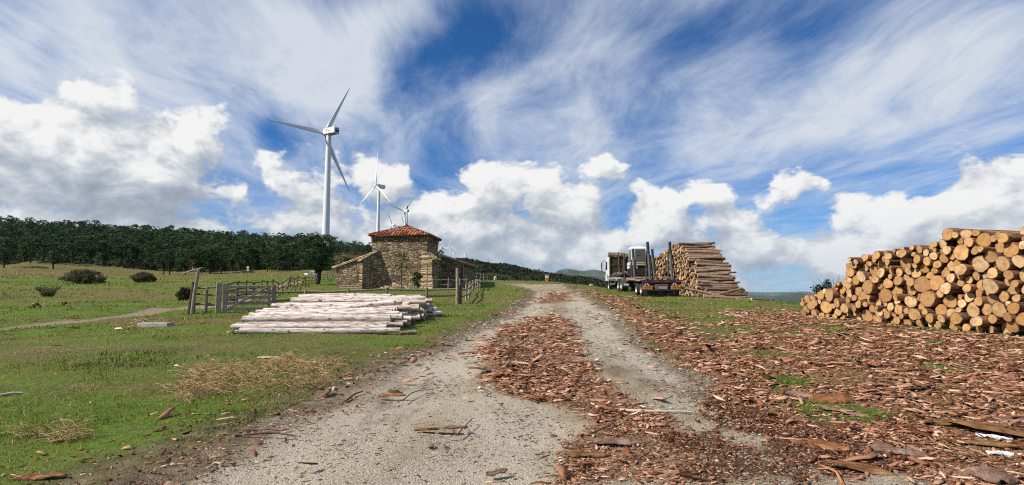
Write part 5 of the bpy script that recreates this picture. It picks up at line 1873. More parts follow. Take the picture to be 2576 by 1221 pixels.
def sapling(px, d, h, ct, cw, label, seed, mat='leaf', per=36, trunk=.035, bushy=False):
    r = np.random.default_rng(seed)
    x = (px - 1288) / 1400 * d
    root = thing('young_tree', (x, d, zf(x, d)), 0, label, 'tree')
    b = MB()
    b.tube([(0, 0, -.1), (.03, 0, h * .35), (-.02, 0, h * .6), (.03, 0, h * .95)], [trunk * 1.2, trunk, trunk * .8, trunk * .2], n=7)
    cl = []
    for i in range(18 if not bushy else 26):
        z = h * r.uniform(ct, 1.0); a = r.uniform(0, 6.28); rr = cw / 2 * math.sqrt(r.random()) * (1.15 - .5 * abs((z / h - (1 + ct) / 2) / ((1 - ct) / 2)))
        cl.append((rr * math.cos(a), rr * math.sin(a), z, cw * r.uniform(.12, .22)))
        b.tube([(0, 0, z - .25 * cw), (rr * math.cos(a), rr * math.sin(a), z)], [trunk * .4, trunk * .1], n=4)
    b.build('trunk', M['trunk'], root)
    v, t_ = clump_crown(cl, per, .14, r, .9, .3, .5)
    link('crown', quads_mesh('crown', v, t_, [M[mat]]), parent=root)


sapling(1010, 46, 3.25, .55, 1.25, 'slim young tree with sparse olive leaves before the tower wall', 1, per=34)
sapling(1110, 47.5, 3.4, .52, .85, 'young leafy tree rising before the shaded right side of the chapel', 2, per=46)
sapling(1051, 46.5, 1.5, .3, .85, 'short bushy sapling beside two stakes at the foot of the tower', 3, 'leaf', 40, bushy=True)


# ------------------------------------------------------------------ wind turbines
def blade_mesh(Lb, seed=0):
    b = MB(); secs = []
    n = 12
    for i, q in enumerate((0, .04, .09, .15, .22, .32, .45, .6, .75, .88, .96, 1.0)):
        if q < .05: ch, th = .038 * Lb, .038 * Lb
        else:
            ch = Lb * np.interp(q, (.05, .2, .5, 1), (.045, .088, .056, .012)); th = ch * np.interp(q, (.05, .2, .6, 1), (.8, .30, .18, .12))
        tw = np.interp(q, (0, .2, 1), (.30, .26, -.02))
        ring = []
        for j in range(n):
            a = 2 * math.pi * j / n
            cx = math.cos(a) * ch * .5 + (ch * .16 if q > .05 else 0); ty = math.sin(a) * th * .5 * (1 - .35 * math.cos(a) * (q > .08))
            ring.append((cx * math.cos(tw) - ty * math.sin(tw), cx * math.sin(tw) + ty * math.cos(tw), q * Lb))
        secs.append(ring)
    vs = [p for r_ in secs for p in r_]
    k = len(secs)
    fs = [(i * n + j, i * n + (j + 1) % n, (i + 1) * n + (j + 1) % n, (i + 1) * n + j) for i in range(k - 1) for j in range(n)]
    b.add(vs, fs, 0, True); b.add(secs[-1], [tuple(range(n))])
    me = bpy.data.meshes.new('blade'); me.from_pydata(b.v, [], b.f); me.polygons.foreach_set('use_smooth', b.s); me.materials.append(M['turbine_white']); me.update()
    return me


BL = blade_mesh(29.0)


def turbine(px, py, d, axis, phase, label, Hh=54.0, emblem=False, rb=1.75, rt=1.05, pitch=0.0):
    hub = P(px, py, d)
    ax = Vector((axis[0], axis[1], 0)).normalized()
    rz = math.atan2(-ax.x, ax.y)                  # local +y = rotor axis (towards the rotor)
    Lr = 3.2                                      # hub ahead of the tower centre
    base = hub - ax * Lr - Vector((0, 0, Hh))
    root = thing('wind_turbine', base, rz, label, 'wind turbine', 'wind turbines on the ridge')
    b = MB(); b.tube([(0, 0, -6), (0, 0, Hh * .33), (0, 0, Hh * .66), (0, 0, Hh - 1.4)], [rb * 1.05, rb * .85, (rb + rt) / 2 * .9, rt], n=24, caps=False); b.build('tower', M['turbine_white'], root)
    b = MB(); b.bbox((0, -1.6, Hh + .15), (2.9, 8.0, 3.1), .30); nc = b.build('nacelle', M['turbine_white'], root)
    b = MB(); b.box((0, -5.62, Hh + .75), (1.9, .06, .35)); b.box((0, -5.61, Hh - .2), (2.1, .03, 1.1)); b.build('rear_vent', M['turbine_dark'], nc)
    b = MB(); b.tube([(.4, -4.2, Hh + 1.65), (.4, -4.2, Hh + 2.9)], .06, n=5); b.tube([(.4, -4.5, Hh + 2.75), (.4, -3.9, Hh + 2.75)], .05, n=5); b.build('wind_vane', M['steel_dark'], nc)
    if emblem:
        b = MB()
        for sx in (-1,):
            X = sx * 1.48
            for (y0, l) in ((1.35, .8), (-.1, 1.3), (-2.3, 1.9)):
                b.box((X, y0, Hh - 1.0), (.05, l, .22))
        b.build('side_vent', M['turbine_dark'], nc)
        b = MB()
        ring = []
        for i in range(15):
            a = R(40 + 255 * i / 14)
            ring.append((Vector((-1.49, -.55 - .0 + .72 * math.cos(a) * -1, Hh + .45 + .72 * math.sin(a)))))
        b.tube(ring, [.05 + .10 * math.sin(math.pi * i / 14) for i in range(15)], n=6)
        b.build('emblem', M['emblem_gold'], nc)
        b = MB(); b.box((-1.49, -1.75, Hh + .18), (.05, 1.5, .26)); b.build('lettering', M['emblem_grey'], nc)
    b = MB(); b.lathe([(0.0, 1.35), (.45, 1.2), (.85, .75), (1.1, .1), (1.15, -.5), (.95, -.85)], 18, origin=(0, Lr, Hh), axis='y'); b.build('hub', M['turbine_white'], root)
    for k in range(3):
        a = phase + k * 2 * math.pi / 3
        o = bpy.data.objects.new('blade', BL); COL.objects.link(o); o.parent = root
        # blade long axis (local z) in the rotor plane: x cos + z sin ; chord roughly in the plane of rotation
        zx = Vector((math.cos(a), 0, math.sin(a)))
        yx = Vector((0, 1, 0)); xx = yx.cross(zx)
        Mx = Matrix((xx, yx, zx)).transposed()
        Mp = Matrix.Rotation(pitch, 3, 'Z')
        o.matrix_local = Matrix.Translation((0, Lr, Hh)) @ (Mx @ Mp).to_4x4()
    return root


def ph_from(axis, d1):
    return d1


# local x of the rotor plane points right when the rotor faces away from us
turbine(816, 336, 250, (-.83, .55), R(182), 'tallest white wind turbine, nearest, blades stopped, left of the chapel', emblem=True, Hh=55)
turbine(945, 468, 470, (-.72, -.70), R(95), 'second nearest wind turbine with one blade straight up, over the chapel roof', Hh=56)
turbine(1016, 532, 760, (-.83, .55), R(180 - 12), 'wind turbine right behind the mast on the chapel roof', Hh=56)
turbine(987, 567, 1150, (-.75, .66), R(180 - 64), 'white turbine with rotor just above the left slope of the chapel roof', Hh=56)
turbine(981, 583, 1500, (-.6, -.8), R(118), 'turbine mostly hidden by the chapel roof, one blade showing', Hh=56)
turbine(1017, 565, 1250, (-.72, .69), R(180 - 66), 'small turbine low behind the apex of the chapel roof', Hh=56)
turbine(1109, 622, 2250, (-.5, .87), R(100), 'distant turbine just right of the chapel tower, overlapping another', Hh=56, rb=2.3, rt=1.7)
turbine(1111, 621, 1750, (-.4, -.9), R(78), 'distant turbine overlapping its neighbour right of the tower, blade leaning right', Hh=56, rb=2.0, rt=1.5)
turbine(1132, 619, 2050, (-.5, -.86), R(92), 'distant turbine with drooping side blades on the far ridge', Hh=56, rb=2.3, rt=1.7)
turbine(1142, 636, 2900, (-.3, .95), R(5), 'tiny turbine with one level blade low on the far ridge', Hh=56, rb=2.6, rt=2.0)
turbine(1169, 637, 2700, (-.4, .9), R(205), 'tiny farthest-right turbine on the skyline of the scrub hill', Hh=56, rb=2.6, rt=2.0)

# ------------------------------------------------------------------ wheels
def wheel(parent, x, y, z, r, w, side, name='wheel', dual=False, rimmat='rim'):
    """side -1: outer face to the left"""
    ww = w * (2 if dual else 1)
    b = MB()
    h = ww / 2
    b.lathe([(r * .62, -h), (r * .90, -h), (r, -h * .72), (r, h * .72), (r * .90, h), (r * .62, h)], 28, origin=(x, y, z), axis='x')
    for k in range(28):
        a = 2 * math.pi * k / 28
        b.box((x, y + math.cos(a) * r, z + math.sin(a) * r), (ww * .8, r * .09, r * .05), rot=(a - math.pi / 2, 0, 0))
    t = b.build(name, M['tyre'], parent)
    b = MB()
    s = side
    b.lathe([(r * .64, s * h * .98), (r * .58, s * h * .75), (r * .52, s * h * .2), (r * .26, s * h * .15), (r * .20, s * h * .55), (0.0, s * h * .6)], 22, origin=(x, y, z), axis='x')
    b.lathe([(r * .64, -s * h * .9), (r * .3, -s * h * .5), (0.0, -s * h * .5)], 16, origin=(x, y, z), axis='x')
    b.build('rim', M[rimmat], t)
    return t


def text_mesh(name, s, size, mat, parent, loc, rot):
    cu = bpy.data.curves.new(name, 'FONT'); cu.body = s; cu.size = size; cu.extrude = .004; cu.align_x = 'CENTER'; cu.align_y = 'CENTER'
    o = bpy.data.objects.new(name, cu); COL.objects.link(o)
    dg = bpy.context.evaluated_depsgraph_get()
    me = bpy.data.meshes.new_from_object(o.evaluated_get(dg))
    bpy.data.objects.remove(o)
    me.materials.clear(); me.materials.append(M[mat])
    o = bpy.data.objects.new(name, me); COL.objects.link(o); o.parent = parent
    o.location = loc; o.rotation_euler = rot
    return o


# ------------------------------------------------------------------ timber trailer
TO = Vector((9.92, 37.0, 0)); TO.z = (zf(8.9, 38.4) + zf(10.9, 38.4)) / 2
TR = thing('log_trailer', TO, R(-1.4), 'empty timber trailer with four tall steel stakes and orange rear boards', 'trailer')
TR.rotation_euler = (R(1.5), 0, R(-1.4))
DZ = 1.07
b = MB()
for sx in (-.55, .55): b.box((sx, 3.4, .83), (.14, 6.6, .30))
b.box((0, .12, .86), (2.5, .16, .20)); b.box((0, 3.2, .88), (2.3, .16, .16)); b.box((0, 6.4, .86), (2.4, .16, .2))
b.tube([(0, 6.6, .8), (0, 8.6, .72)], .10, n=8)
b.build('chassis', M['steel_dark'], TR)
b = MB(); b.bbox((0, 3.4, DZ - .05), (2.46, 6.3, .08), .01); dk = b.build('deck', M['rust_panel'], TR)
b = MB(); b.bbox((-1.2, 3.5, DZ - .02), (.07, 5.2, .13), .01); b.tube([(-1.24, 2.4, DZ - .0), (-1.24, 5.6, DZ + .05)], .075, n=8); b.build('side_rail', M['fence_wood'], TR)
# bark litter on the deck
def deck_chips(parent, x0, x1, y0, y1, z, n, seed, name='bark_scraps', zh=.12):
    rr_ = random.Random(seed); b = MB()
    for i in range(n):
        l = rr_.uniform(.15, .55)
        b.box((rr_.uniform(x0, x1), rr_.uniform(y0, y1), z + rr_.uniform(.02, zh)), (l, rr_.uniform(.05, .14), .03), rot=(rr_.gauss(0, .25), rr_.gauss(0, .25), rr_.uniform(0, 3.14)), taper=(.6, .7))
    return b.build(name, M['pole_bark'], parent)
tag(deck_chips(TR, -1.15, 1.15, .3, 6.3, DZ, 230, 3, zh=.2), None, kind='stuff')
for (x, y, h, lean) in ((-.66, .32, 2.55, -.16), (.80, .32, 2.55, -.14), (-.62, 5.9, 2.35, -.10), (.86, 5.9, 2.35, -.10)):
    b = MB()
    for o_ in (-.0,):
        b.tube([(x, y, DZ - .3), (x + lean, y, DZ + h)], [.065, .06], n=8)
    for (dx, w_) in ((-.065, .026), (.065, .026)):
        b.tube([(x + dx, y + .05, DZ - .1), (x + dx + lean, y + .05, DZ + h - .02)], w_, n=6)
    st_ = b.build('stake', M['steel_grey'], TR)
    b = MB()
    b.tube([(x - .24, y + .10, DZ - .05), (x - .17 + lean * .65, y + .06, DZ + h * .66)], [.055, .05], n=6)
    b.tube([(x + .20, y + .10, DZ - .05), (x + .13 + lean * .65, y + .06, DZ + h * .66)], [.045, .04], n=6)
    b.build('stake_sleeve', M['rust_post'], st_)
    b = MB(); b.tube([(x + lean * .66, y, DZ + h * .7), (x + lean, y, DZ + h + .02)], [.092, .088], n=8); b.build('stake_tip', M['steel_dark'], st_)
for sx in (-1, 1):
    for y in (.75, 2.35):
        wheel(TR, sx * 1.06, y, .42, .42, .36, sx)
b = MB(); b.tube([(-1.0, .75, .42), (1.0, .75, .42)], .07, n=8); b.tube([(-1.0, 2.35, .42), (1.0, 2.35, .42)], .07, n=8); b.build('axle', M['steel_dark'], TR)
# rear end
b = MB(); b.bbox((0, -.02, DZ - .10), (2.56, .10, .20), .01); b.build('rear_beam', M['steel_dark'], TR)
for x, w_ in ((-1.09, .26), (-.34, .34), (.40, .30), (1.07, .28)):
    b = MB(); b.bbox((x, -.085, DZ - .10), (w_, .03, .085), .008); b.build('marker_light', M['red_light'], TR)
b = MB(); b.bbox((0, -.02, .62), (.84, .05, .36), .01); bx = b.build('plate_board', M['steel_grey'], TR)
b = MB(); b.box((.0, -.06, .70), (.54, .012, .10)); b.build('red_plate', M['plate_red'], bx)
b = MB(); b.box((.03, -.062, .58), (.56, .012, .125)); pw = b.build('white_plate', M['plate_white'], bx)
b = MB(); b.box((-.235, -.07, .58), (.035, .006, .12)); b.build('blue_band', plain('plate_blue', (.02, .06, .35), .5), pw)
text_mesh('lettering', '6281 GGY', .105, 'black_text', pw, (.06, -.071, .58), (math.pi / 2, 0, 0))
for sx in (-1, 1):
    X = sx * .92
    b = MB(); b.bbox((X, -.03, .58), (.66, .05, .23), .01); bd = b.build('reflector_board', M['orange_board'], TR)
    b = MB(); b.box((X + .02, -.065, .615), (.52, .016, .10)); b.build('amber_panel', M['amber_board'], bd)
    b = MB(); b.bbox((X - .1 * -sx * 0 - .08 * (-sx if sx < 0 else 1), -.03, .79), (.42, .04, .17), .008); cv = b.build('chevron_board', M['chevron_red'], TR)
    b = MB()
    xc = X - .08 * (-sx if sx < 0 else 1)
    for s_ in (-1, 1):
        b.box((xc + s_ * .085, -.06, .79), (.05, .014, .19), rot=(0, s_ * -.62, 0))
    b.build('white_stripe', M['plate_white'], cv)
b = MB(); b.bbox((0, -.05, .41), (2.5, .07, .10), .01); b.build('bumper_bar', M['steel_dark'], TR)
for sx in (-1, 1):
    b = MB(); b.bbox((sx * .62, .12, .21), (1.14, .02, .36), .004); b.build('mud_flap', M['tyre'], TR)

# ------------------------------------------------------------------ timber truck
KO = Vector((10.35, 51.6, 0)); KO = TO + Vector((math.sin(R(1.4)) * 14.6, math.cos(R(1.4)) * 14.6, 0))
kz0, kz1 = zf(TO.x + .2, TO.y + 9.1), zf(KO.x, 52.5)
pit = math.atan2(kz1 - kz0, 52.5 - 46.1)
TK = thing('log_truck', (KO.x, KO.y, kz0 + (kz1 - kz0) * (KO.y - 46.1) / 6.4), R(-1.4), 'white cab timber truck with brown headboard, crane cabin and muddy wheels', 'truck')
TK.rotation_euler = (pit, 0, R(-1.4))
# local y: 0 = headboard (d 51.6); forward positive
b = MB()
for sx in (-.42, .42): b.box((sx, -2.2, .98), (.12, 9.6, .28))
b.box((0, -6.9, .95), (2.3, .14, .25)); b.box((0, 1.5, .75), (2.2, .9, .4))
b.tube([(-1.0, .9, .52), (1.0, .9, .52)], .08, n=8); b.tube([(-1, -4.7, .52), (1, -4.7, .52)], .1, n=8); b.tube([(-1, -6.2, .52), (1, -6.2, .52)], .1, n=8)
b.build('chassis', M['steel_dark'], TK)
for sx in (-1, 1):
    wheel(TK, sx * 1.08, .9, .52, .52, .30, sx)
    for y in (-4.7, -6.2):
        wheel(TK, sx * 1.0, y, .52, .52, .26, sx, dual=True)
b = MB(); b.bbox((0, -3.1, 1.38), (2.5, 6.2, .14), .015); bed = b.build('bed', M['rust_panel'], TK)
b = MB(); b.bbox((-1.22, -3.1, 1.36), (.08, 6.3, .2), .01); b.bbox((1.22, -3.1, 1.36), (.08, 6.3, .2), .01); b.build('bed_edge', M['steel_dark'], bed)
tag(deck_chips(TK, -1.15, 1.15, -5.8, -.2, 1.45, 200, 7, zh=.22), None, kind='stuff')
# headboard
b = MB(); b.bbox((0, 0, 2.35), (2.46, .06, 1.75), .01); hbd = b.build('headboard', M['rust_panel'], TK)
b = MB()
for x in (-1.2, -.42, .16, .62, 1.2): b.bbox((x, -.07, 2.42), (.09, .09, 1.95), .01)
for z in (1.55, 2.42, 3.2): b.bbox((0, -.06, z), (2.44, .07, .08), .01)
b.build('headboard_frame', M['rust_post'], hbd)
b = MB()
nx_ = 14
vs = []
rr_ = random.Random(2)
for j, (z, y) in enumerate(((3.18, -.11), (3.36, -.20), (3.56, -.22), (3.62, -.12), (3.60, .10), (3.2, .12))):
    for i in range(nx_ + 1):
        vs.append((-1.34 + 2.62 * i / nx_, y + rr_.uniform(-.03, .03), z + .06 * math.sin(i * 1.3) * (j in (0, 2)) - .10 * (i / nx_) * (j > 0) + rr_.uniform(-.02, .02)))
fs = [(j * (nx_ + 1) + i, j * (nx_ + 1) + i + 1, (j + 1) * (nx_ + 1) + i + 1, (j + 1) * (nx_ + 1) + i) for j in range(5) for i in range(nx_)]
b.add(vs, fs); b.build('rolled_tarp', M['tarp'], hbd)
# cab
b = MB()
b.prism([(.55, 1.0), (2.75, 1.0), (2.80, 1.9), (2.62, 2.55), (2.45, 3.05), (1.6, 3.2), (.62, 3.18), (.55, 2.9)], 'x', -1.22, 1.22); cb_ = b.build('cab', M['truck_white'], TK)
b = MB()
for sx in (-1, 1): b.prism([(1.45, 2.05), (2.5, 2.05), (2.36, 2.62), (2.28, 2.85), (1.45, 2.85)], 'x', sx * 1.225 - .004, sx * 1.225 + .004)
b.build('side_window', M['glass_dark'], cb_)
b = MB(); b.add([(-1.08, 2.77, 2.0), (1.08, 2.77, 2.0), (1.08, 2.50, 2.98), (-1.08, 2.50, 2.98)], [(0, 1, 2, 3)]); b.build('windscreen', M['glass_dark'], cb_)
b = MB(); b.prism([(.6, .55), (.6, 1.02), (.75, 1.35), (1.35, 1.40), (1.55, 1.05), (1.7, .5), (2.7, .45), (2.82, 1.1), (2.72, 1.1), (2.66, .6), (1.85, .62), (1.62, 1.15), (1.40, 1.47), (.72, 1.43), (.5, 1.05), (.5, .55)], 'x', -1.25, -1.0); b.prism([(.5, .55), (.5, 1.0), (2.8, 1.0), (2.8, .45)], 'x', 1.0, 1.25); b.build('wheel_arch', M['steel_dark'], cb_)
for sx in (-1, 1):
    b = MB(); b.bbox((sx * 1.62, 2.42, 2.45), (.10, .20, .62), .03); b.bbox((sx * 1.62, 2.42, 2.02), (.10, .18, .2), .03)
    b.tube([(sx * 1.2, 2.3, 2.95), (sx * 1.5, 2.4, 2.93), (sx * 1.62, 2.42, 2.75)], .03, n=6); b.tube([(sx * 1.62, 2.42, 1.95), (sx * 1.45, 2.4, 1.86), (sx * 1.2, 2.35, 1.86)], .03, n=6); b.build('mirror', M['steel_dark'], cb_)
b = MB(); b.prism([(1.3, 1.35), (1.75, 1.75), (1.85, 1.7), (1.55, 1.25)], 'x', -1.232, -1.222); b.build('door_marking', M['black_text'], cb_)
# side skirts, tank, mudguards
b = MB(); b.bbox((-1.16, -1.0, 1.05), (.10, 2.3, .16), .01); b.bbox((-1.16, -1.3, .66), (.10, 2.5, .16), .01); b.bbox((-1.16, -2.55, .85), (.09, .08, .5), .01); b.bbox((1.16, -1.2, .85), (.1, 2.5, .45), .01); b.build('side_guard', M['steel_grey'], TK)
b = MB()
for sx in (-1, 1): b.prism([(-7.05, .42), (-7.05, .95), (-6.75, 1.14), (-6.35, 1.16), (-6.35, 1.10), (-6.72, 1.06), (-6.95, .92), (-6.95, .42)], 'x', sx * 1.0 - .28, sx * 1.0 + .28)
b.build('mudguard', M['steel_grey'], TK)
b = MB(); b.bbox((-.99, -7.09, .62), (.50, .03, .40), .01); mf = b.build('mud_flap', M['steel_grey'], TK)
b = MB(); b.box((-.97, -7.115, .56), (.36, .012, .15)); b.build('white_plate', M['plate_white'], mf)
# stanchions at the rear of the bed
for (x, y, l, h) in ((-1.15, -5.2, -.10, 1.9), (-1.02, -5.95, .12, 1.75), (1.15, -5.2, .05, 1.9)):
    b = MB(); b.tube([(x, y, 1.2), (x + l, y + .1, 1.4 + h)], [.06, .05], n=6); b.build('stanchion', M['rust_post'], TK)
b = MB(); b.tube([(-1.15, -4.2, 2.0), (-1.2, -5.2, 2.7)], .035, n=6); b.build('brace', M['rust_post'], TK)
# crane behind the bed with its white operator cabin
b = MB(); b.bbox((0, -6.65, 1.55), (1.5, .8, .6), .03); b.lathe([(.34, 0), (.34, .5), (.26, .6), (.26, .9)], 14, origin=(.35, -6.65, 1.75)); b.tube([(.95, -6.6, 1.9), (1.05, -5.9, 3.3), (1.1, -4.6, 2.7)], [.16, .14, .12], n=8); b.tube([(-1.0, -6.65, 1.5), (-1.05, -6.65, .75)], .09, n=8); b.tube([(1.0, -6.65, 1.5), (1.05, -6.65, .75)], .09, n=8)
for z in (1.75, 2.05): b.bbox((-.2, -7.0, z), (1.5, .08, .06), .01)
crn = b.build('crane', M['steel_dark'], TK)
b = MB(); b.tube([(-.95, -6.9, 2.62), (-1.05, -7.0, 2.75), (-.95, -6.95, 2.88)], .03, n=6); b.tube([(.62, -6.8, 3.0), (.78, -6.9, 3.1)], .06, n=8); b.build('work_lamp', M['steel_grey'], crn)
cx0 = .02
b = MB(); b.prism([(-7.15, 2.10), (-6.1, 2.10), (-5.9, 2.45), (-5.95, 3.45), (-6.15, 3.60), (-6.95, 3.60), (-7.15, 3.45)], 'x', cx0 - .56, cx0 + .60); cc = b.build('crane_cabin', M['truck_white'], TK)
b = MB(); b.prism([(-6.95, 2.42), (-6.1, 2.42), (-6.05, 3.38), (-6.95, 3.38)], 'x', cx0 - .572, cx0 - .562); b.build('cabin_window', M['glass_pale'], cc)
b = MB(); b.box((cx0 - .58, -6.55, 2.9), (.02, .05, .98)); b.box((cx0 - .58, -6.5, 2.42), (.02, .95, .05)); b.box((cx0 - .58, -6.95, 2.9), (.02, .04, .98)); b.build('window_frame', M['black_text'], cc)
b = MB(); b.bbox((cx0 + .12, -7.165, 2.82), (.80, .03, 1.12), .01); rp2 = b.build('rear_panel', M['crane_grey'], cc)
b = MB(); b.box((cx0 + .14, -7.19, 2.30), (.80, .02, .09)); b.build('yellow_strip', M['yellow'], cc)
b = MB(); b.box((cx0 + .0, -7.188, 2.9), (.28, .012, .03)); b.build('handle', M['black_text'], rp2)
b = MB(); b.bbox((cx0 - .66, -6.4, 2.02), (.16, .6, .62), .03); b.build('step_panel', M['truck_white'], cc)
b = MB(); b.bbox((cx0 + .2, -6.6, 3.64), (.3, .4, .08), .02); b.build('roof_hatch', M['truck_white'], cc)

# ------------------------------------------------------------------ white pickup and the far car
def pickup(px, d, heading, label, name, paint, double=True):
    x = (px - 1288) / 1400 * d
    root = thing(name, (x, d, zf(x, d) if d < 128 else 0), heading, label, 'pickup' if double else 'car')
    b = MB()
    b.prism([(-2.5, .5), (-2.55, .95), (-2.45, 1.05), (-.75, 1.05), (1.0, 1.08), (2.3, .98), (2.5, .8), (2.5, .45)], 'x', -.88, .88)
    body = b.build('body', M[paint], root)
    b = MB()
    if double: prof = [(-1.0, 1.05), (-.85, 1.62), (-.5, 1.74), (.35, 1.74), (1.15, 1.06)]
    else: prof = [(-2.3, 1.05), (-1.95, 1.62), (-1.4, 1.74), (.35, 1.74), (1.15, 1.06)]
    b.prism(prof, 'x', -.80, .80); b.build('cab', M[paint], root)
    b = MB()
    for sx in (-1, 1):
        if double:
            b.prism([(-.82, 1.12), (-.72, 1.55), (-.18, 1.60), (-.18, 1.12)], 'x', sx * .803 - .006, sx * .803 + .006)
            b.prism([(-.08, 1.12), (-.08, 1.60), (.32, 1.60), (.85, 1.12)], 'x', sx * .803 - .006, sx * .803 + .006)
        else:
            b.prism([(-2.1, 1.12), (-1.85, 1.6), (.32, 1.60), (.85, 1.12)], 'x', sx * .803 - .006, sx * .803 + .006)
    b.build('side_window', M['glass_dark'], root)
    b = MB()
    y0, y1 = (-.99, -.86) if double else (-2.27, -1.95)
    b.add([(-.7, y0 - .02, 1.12), (.7, y0 - .02, 1.12), (.66, y1 - .03, 1.6), (-.66, y1 - .03, 1.6)], [(0, 1, 2, 3)]); b.build('rear_window', M['glass_dark'], root)
    for sx in (-1, 1):
        b = MB(); b.bbox((sx * .8, -2.53, .82), (.18, .06, .34), .01); b.build('tail_light', M['red_light'], root)
        for y in (-1.55, 1.6): wheel(root, sx * .82, y, .36, .36, .24, sx)
    b = MB(); b.bbox((0, -2.58, .55), (1.7, .12, .16), .02); b.build('bumper', M['steel_grey'], root)
    return root


pk = pickup(794, 113, R(-40), 'white pickup parked behind the lone pine, red tail light showing', 'pickup_truck', 'truck_white')
pk.scale = (.82, .82, .82)
fc = pickup(881, 262, R(-6), 'dark car seen from behind on the far road above the chapel roof', 'far_car', 'blue_car', False)
fc.location.z = P(881, 644, 262).z
# the far road it drives on
b = MB()
ed = [(876, 660, 243), (878, 652, 252), (876, 644, 262), (874, 641, 275), (908, 660, 243), (900, 650, 252), (893, 644, 262), (886, 641, 275)]
vs = [P(*e) for e in ed]
b.add(vs + [v_ - Vector((0, 0, 3)) for v_ in vs], [(0, 4, 5, 1), (1, 5, 6, 2), (2, 6, 7, 3), (0, 8, 12, 4), (8, 0, 1, 9), (9, 1, 2, 10), (10, 2, 3, 11), (4, 12, 13, 5), (5, 13, 14, 6), (6, 14, 15, 7)])
tag(b.build('road', plain('far_gravel', (.40, .36, .30), .95)), 'far bend of the gravel road climbing behind the chapel', kind='structure')

# ------------------------------------------------------------------ signs and small things
x = (624 - 1288) / 1400 * 112
sg = thing('road_sign', (x, 112, zf(x, 112)), 0, 'round red and white road sign on a pole before the forest', 'road sign')
b = MB(); b.tube([(0, 0, -.2), (0, 0, 2.2)], .04, n=8); b.build('pole', M['steel_grey'], sg)
b = MB(); b.lathe([(0, -.02), (.30, -.02), (.30, .02), (0, .02)], 20, origin=(0, -.06, 1.95), axis='y', smooth=False); dsc = b.build('disc', M['sign_red'], sg)
b = MB(); b.lathe([(0, -.01), (.20, -.01), (.20, .01), (0, .01)], 20, origin=(0, -.085, 1.95), axis='y', smooth=False); b.build('disc_face', M['plate_white'], dsc)
b = MB(); b.bbox((0, -.06, 1.42), (.45, .03, .25), .01); b.build('lower_plate', M['plate_white'], sg)

g = G(1375, 716); d = 74.0
x = (1375.5 - 1288) / 1400 * d
nb_ = thing('notice_board', (x, d, zf(x, d)), R(3), 'brown wooden pillar with a white notice at the end of the track', 'notice board')
b = MB(); b.bbox((0, 0, .42), (.44, .30, 1.0), .02); b.build('pillar', M['board_brown'], nb_)
b = MB(); b.bbox((0, 0, .98), (.60, .44, .07), .01); b.build('cap', M['fence_wood'], nb_)
b = MB(); b.bbox((0, -.165, .70), (.40, .02, .34), .005); nt_ = b.build('notice', M['white_paper'], nb_)
b = MB()
for z in (.78, .74, .70, .66): b.box((.0, -.178, z), (.26, .004, .014))
b.build('print', M['emblem_grey'], nt_)


def rock(px, py, size, label, seed, mat='stone', name='stone', d=None, cat='stone', sq=(1, 1, .6)):
    r = random.Random(seed)
    g = G(px, py) if d is None else P(px, py, d)
    g.z = zf(g.x, g.y)
    b = MB()
    ph = [r.uniform(0, 6.28) for _ in range(4)]
    prof = []
    n = 10
    vs, fs = [], []
    for i in range(1, 6):
        a = math.pi * i / 6
        for j in range(n):
            c = 2 * math.pi * j / n
            k = size * (1 + .16 * math.sin(2 * c + ph[0]) + .12 * math.sin(3 * c + ph[1] + a) + r.uniform(-.07, .07))
            vs.append((k * math.sin(a) * math.cos(c) * sq[0], k * math.sin(a) * math.sin(c) * sq[1], k * math.cos(a) * sq[2]))
    vs += [(0, 0, size * sq[2]), (0, 0, -size * sq[2])]
    fs = [(i * n + j, (i + 1) * n + j, (i + 1) * n + (j + 1) % n, i * n + (j + 1) % n) for i in range(4) for j in range(n)]
    fs += [(j, (j + 1) % n, len(vs) - 2) for j in range(n)] + [(40 + (j + 1) % n, 40 + j, len(vs) - 1) for j in range(n)]
    b.add(vs, fs)
    o = b.build(name, M[mat] if isinstance(mat, str) else mat)
    o.location = (g.x, g.y, g.z + size * sq[2] * .4)
    tag(o, label, cat)
    return o


rock(1246, 708, .42, 'pale stone standing at the bend where the track reaches the road', 1, 'concrete', d=72, sq=(.5, .5, 1.0))
rock(1487, 722, .28, 'whitish stone on the grass edge left of the truck', 2, 'concrete', d=63)
rock(300, 829, .06, 'white scrap lying in the grass near the concrete block', 3, 'white_paper', 'litter', cat='litter', sq=(1.8, .6, .5))
rock(708, 1035 - 570, .05, 'white scrap', 4, 'white_paper', 'litter', d=10, cat='litter') if False else None
rock(445, 922, .035, 'small white scrap in the grass above the dry weeds', 5, 'white_paper', 'litter', cat='litter', sq=(1.6, .7, .4))
rock(575, 926, .030, 'tiny white pebble right of the tall dry weeds', 6, 'white_paper', 'pebble', cat='pebble')
# concrete block in the grass
A, B_ = G(352, 823), G(428, 821)
cbk = thing('concrete_block', A, math.atan2(B_.y - A.y, B_.x - A.x), 'long pale concrete block half hidden by dry weeds in the left grass', 'concrete block')
b = MB(); L_ = (B_ - A).length; b.bbox((L_ / 2, 0, .05), (L_, .30, .16), .015); b.build('block', M['concrete'], cbk)
A, B_ = G(1006, 844), G(1048, 842)
o = log_mesh('short_board', (B_ - A).length, .055, 77, [M['fence_wood'], M['fence_wood']], n=8)
o = bpy.data.objects.new('short_board', o); COL.objects.link(o); set_axis(o, (A + B_) / 2 + Vector((0, 0, .05)), B_ - A, 0); tag(o, 'short pale piece of wood in the grass right of the pale stack', 'wood')


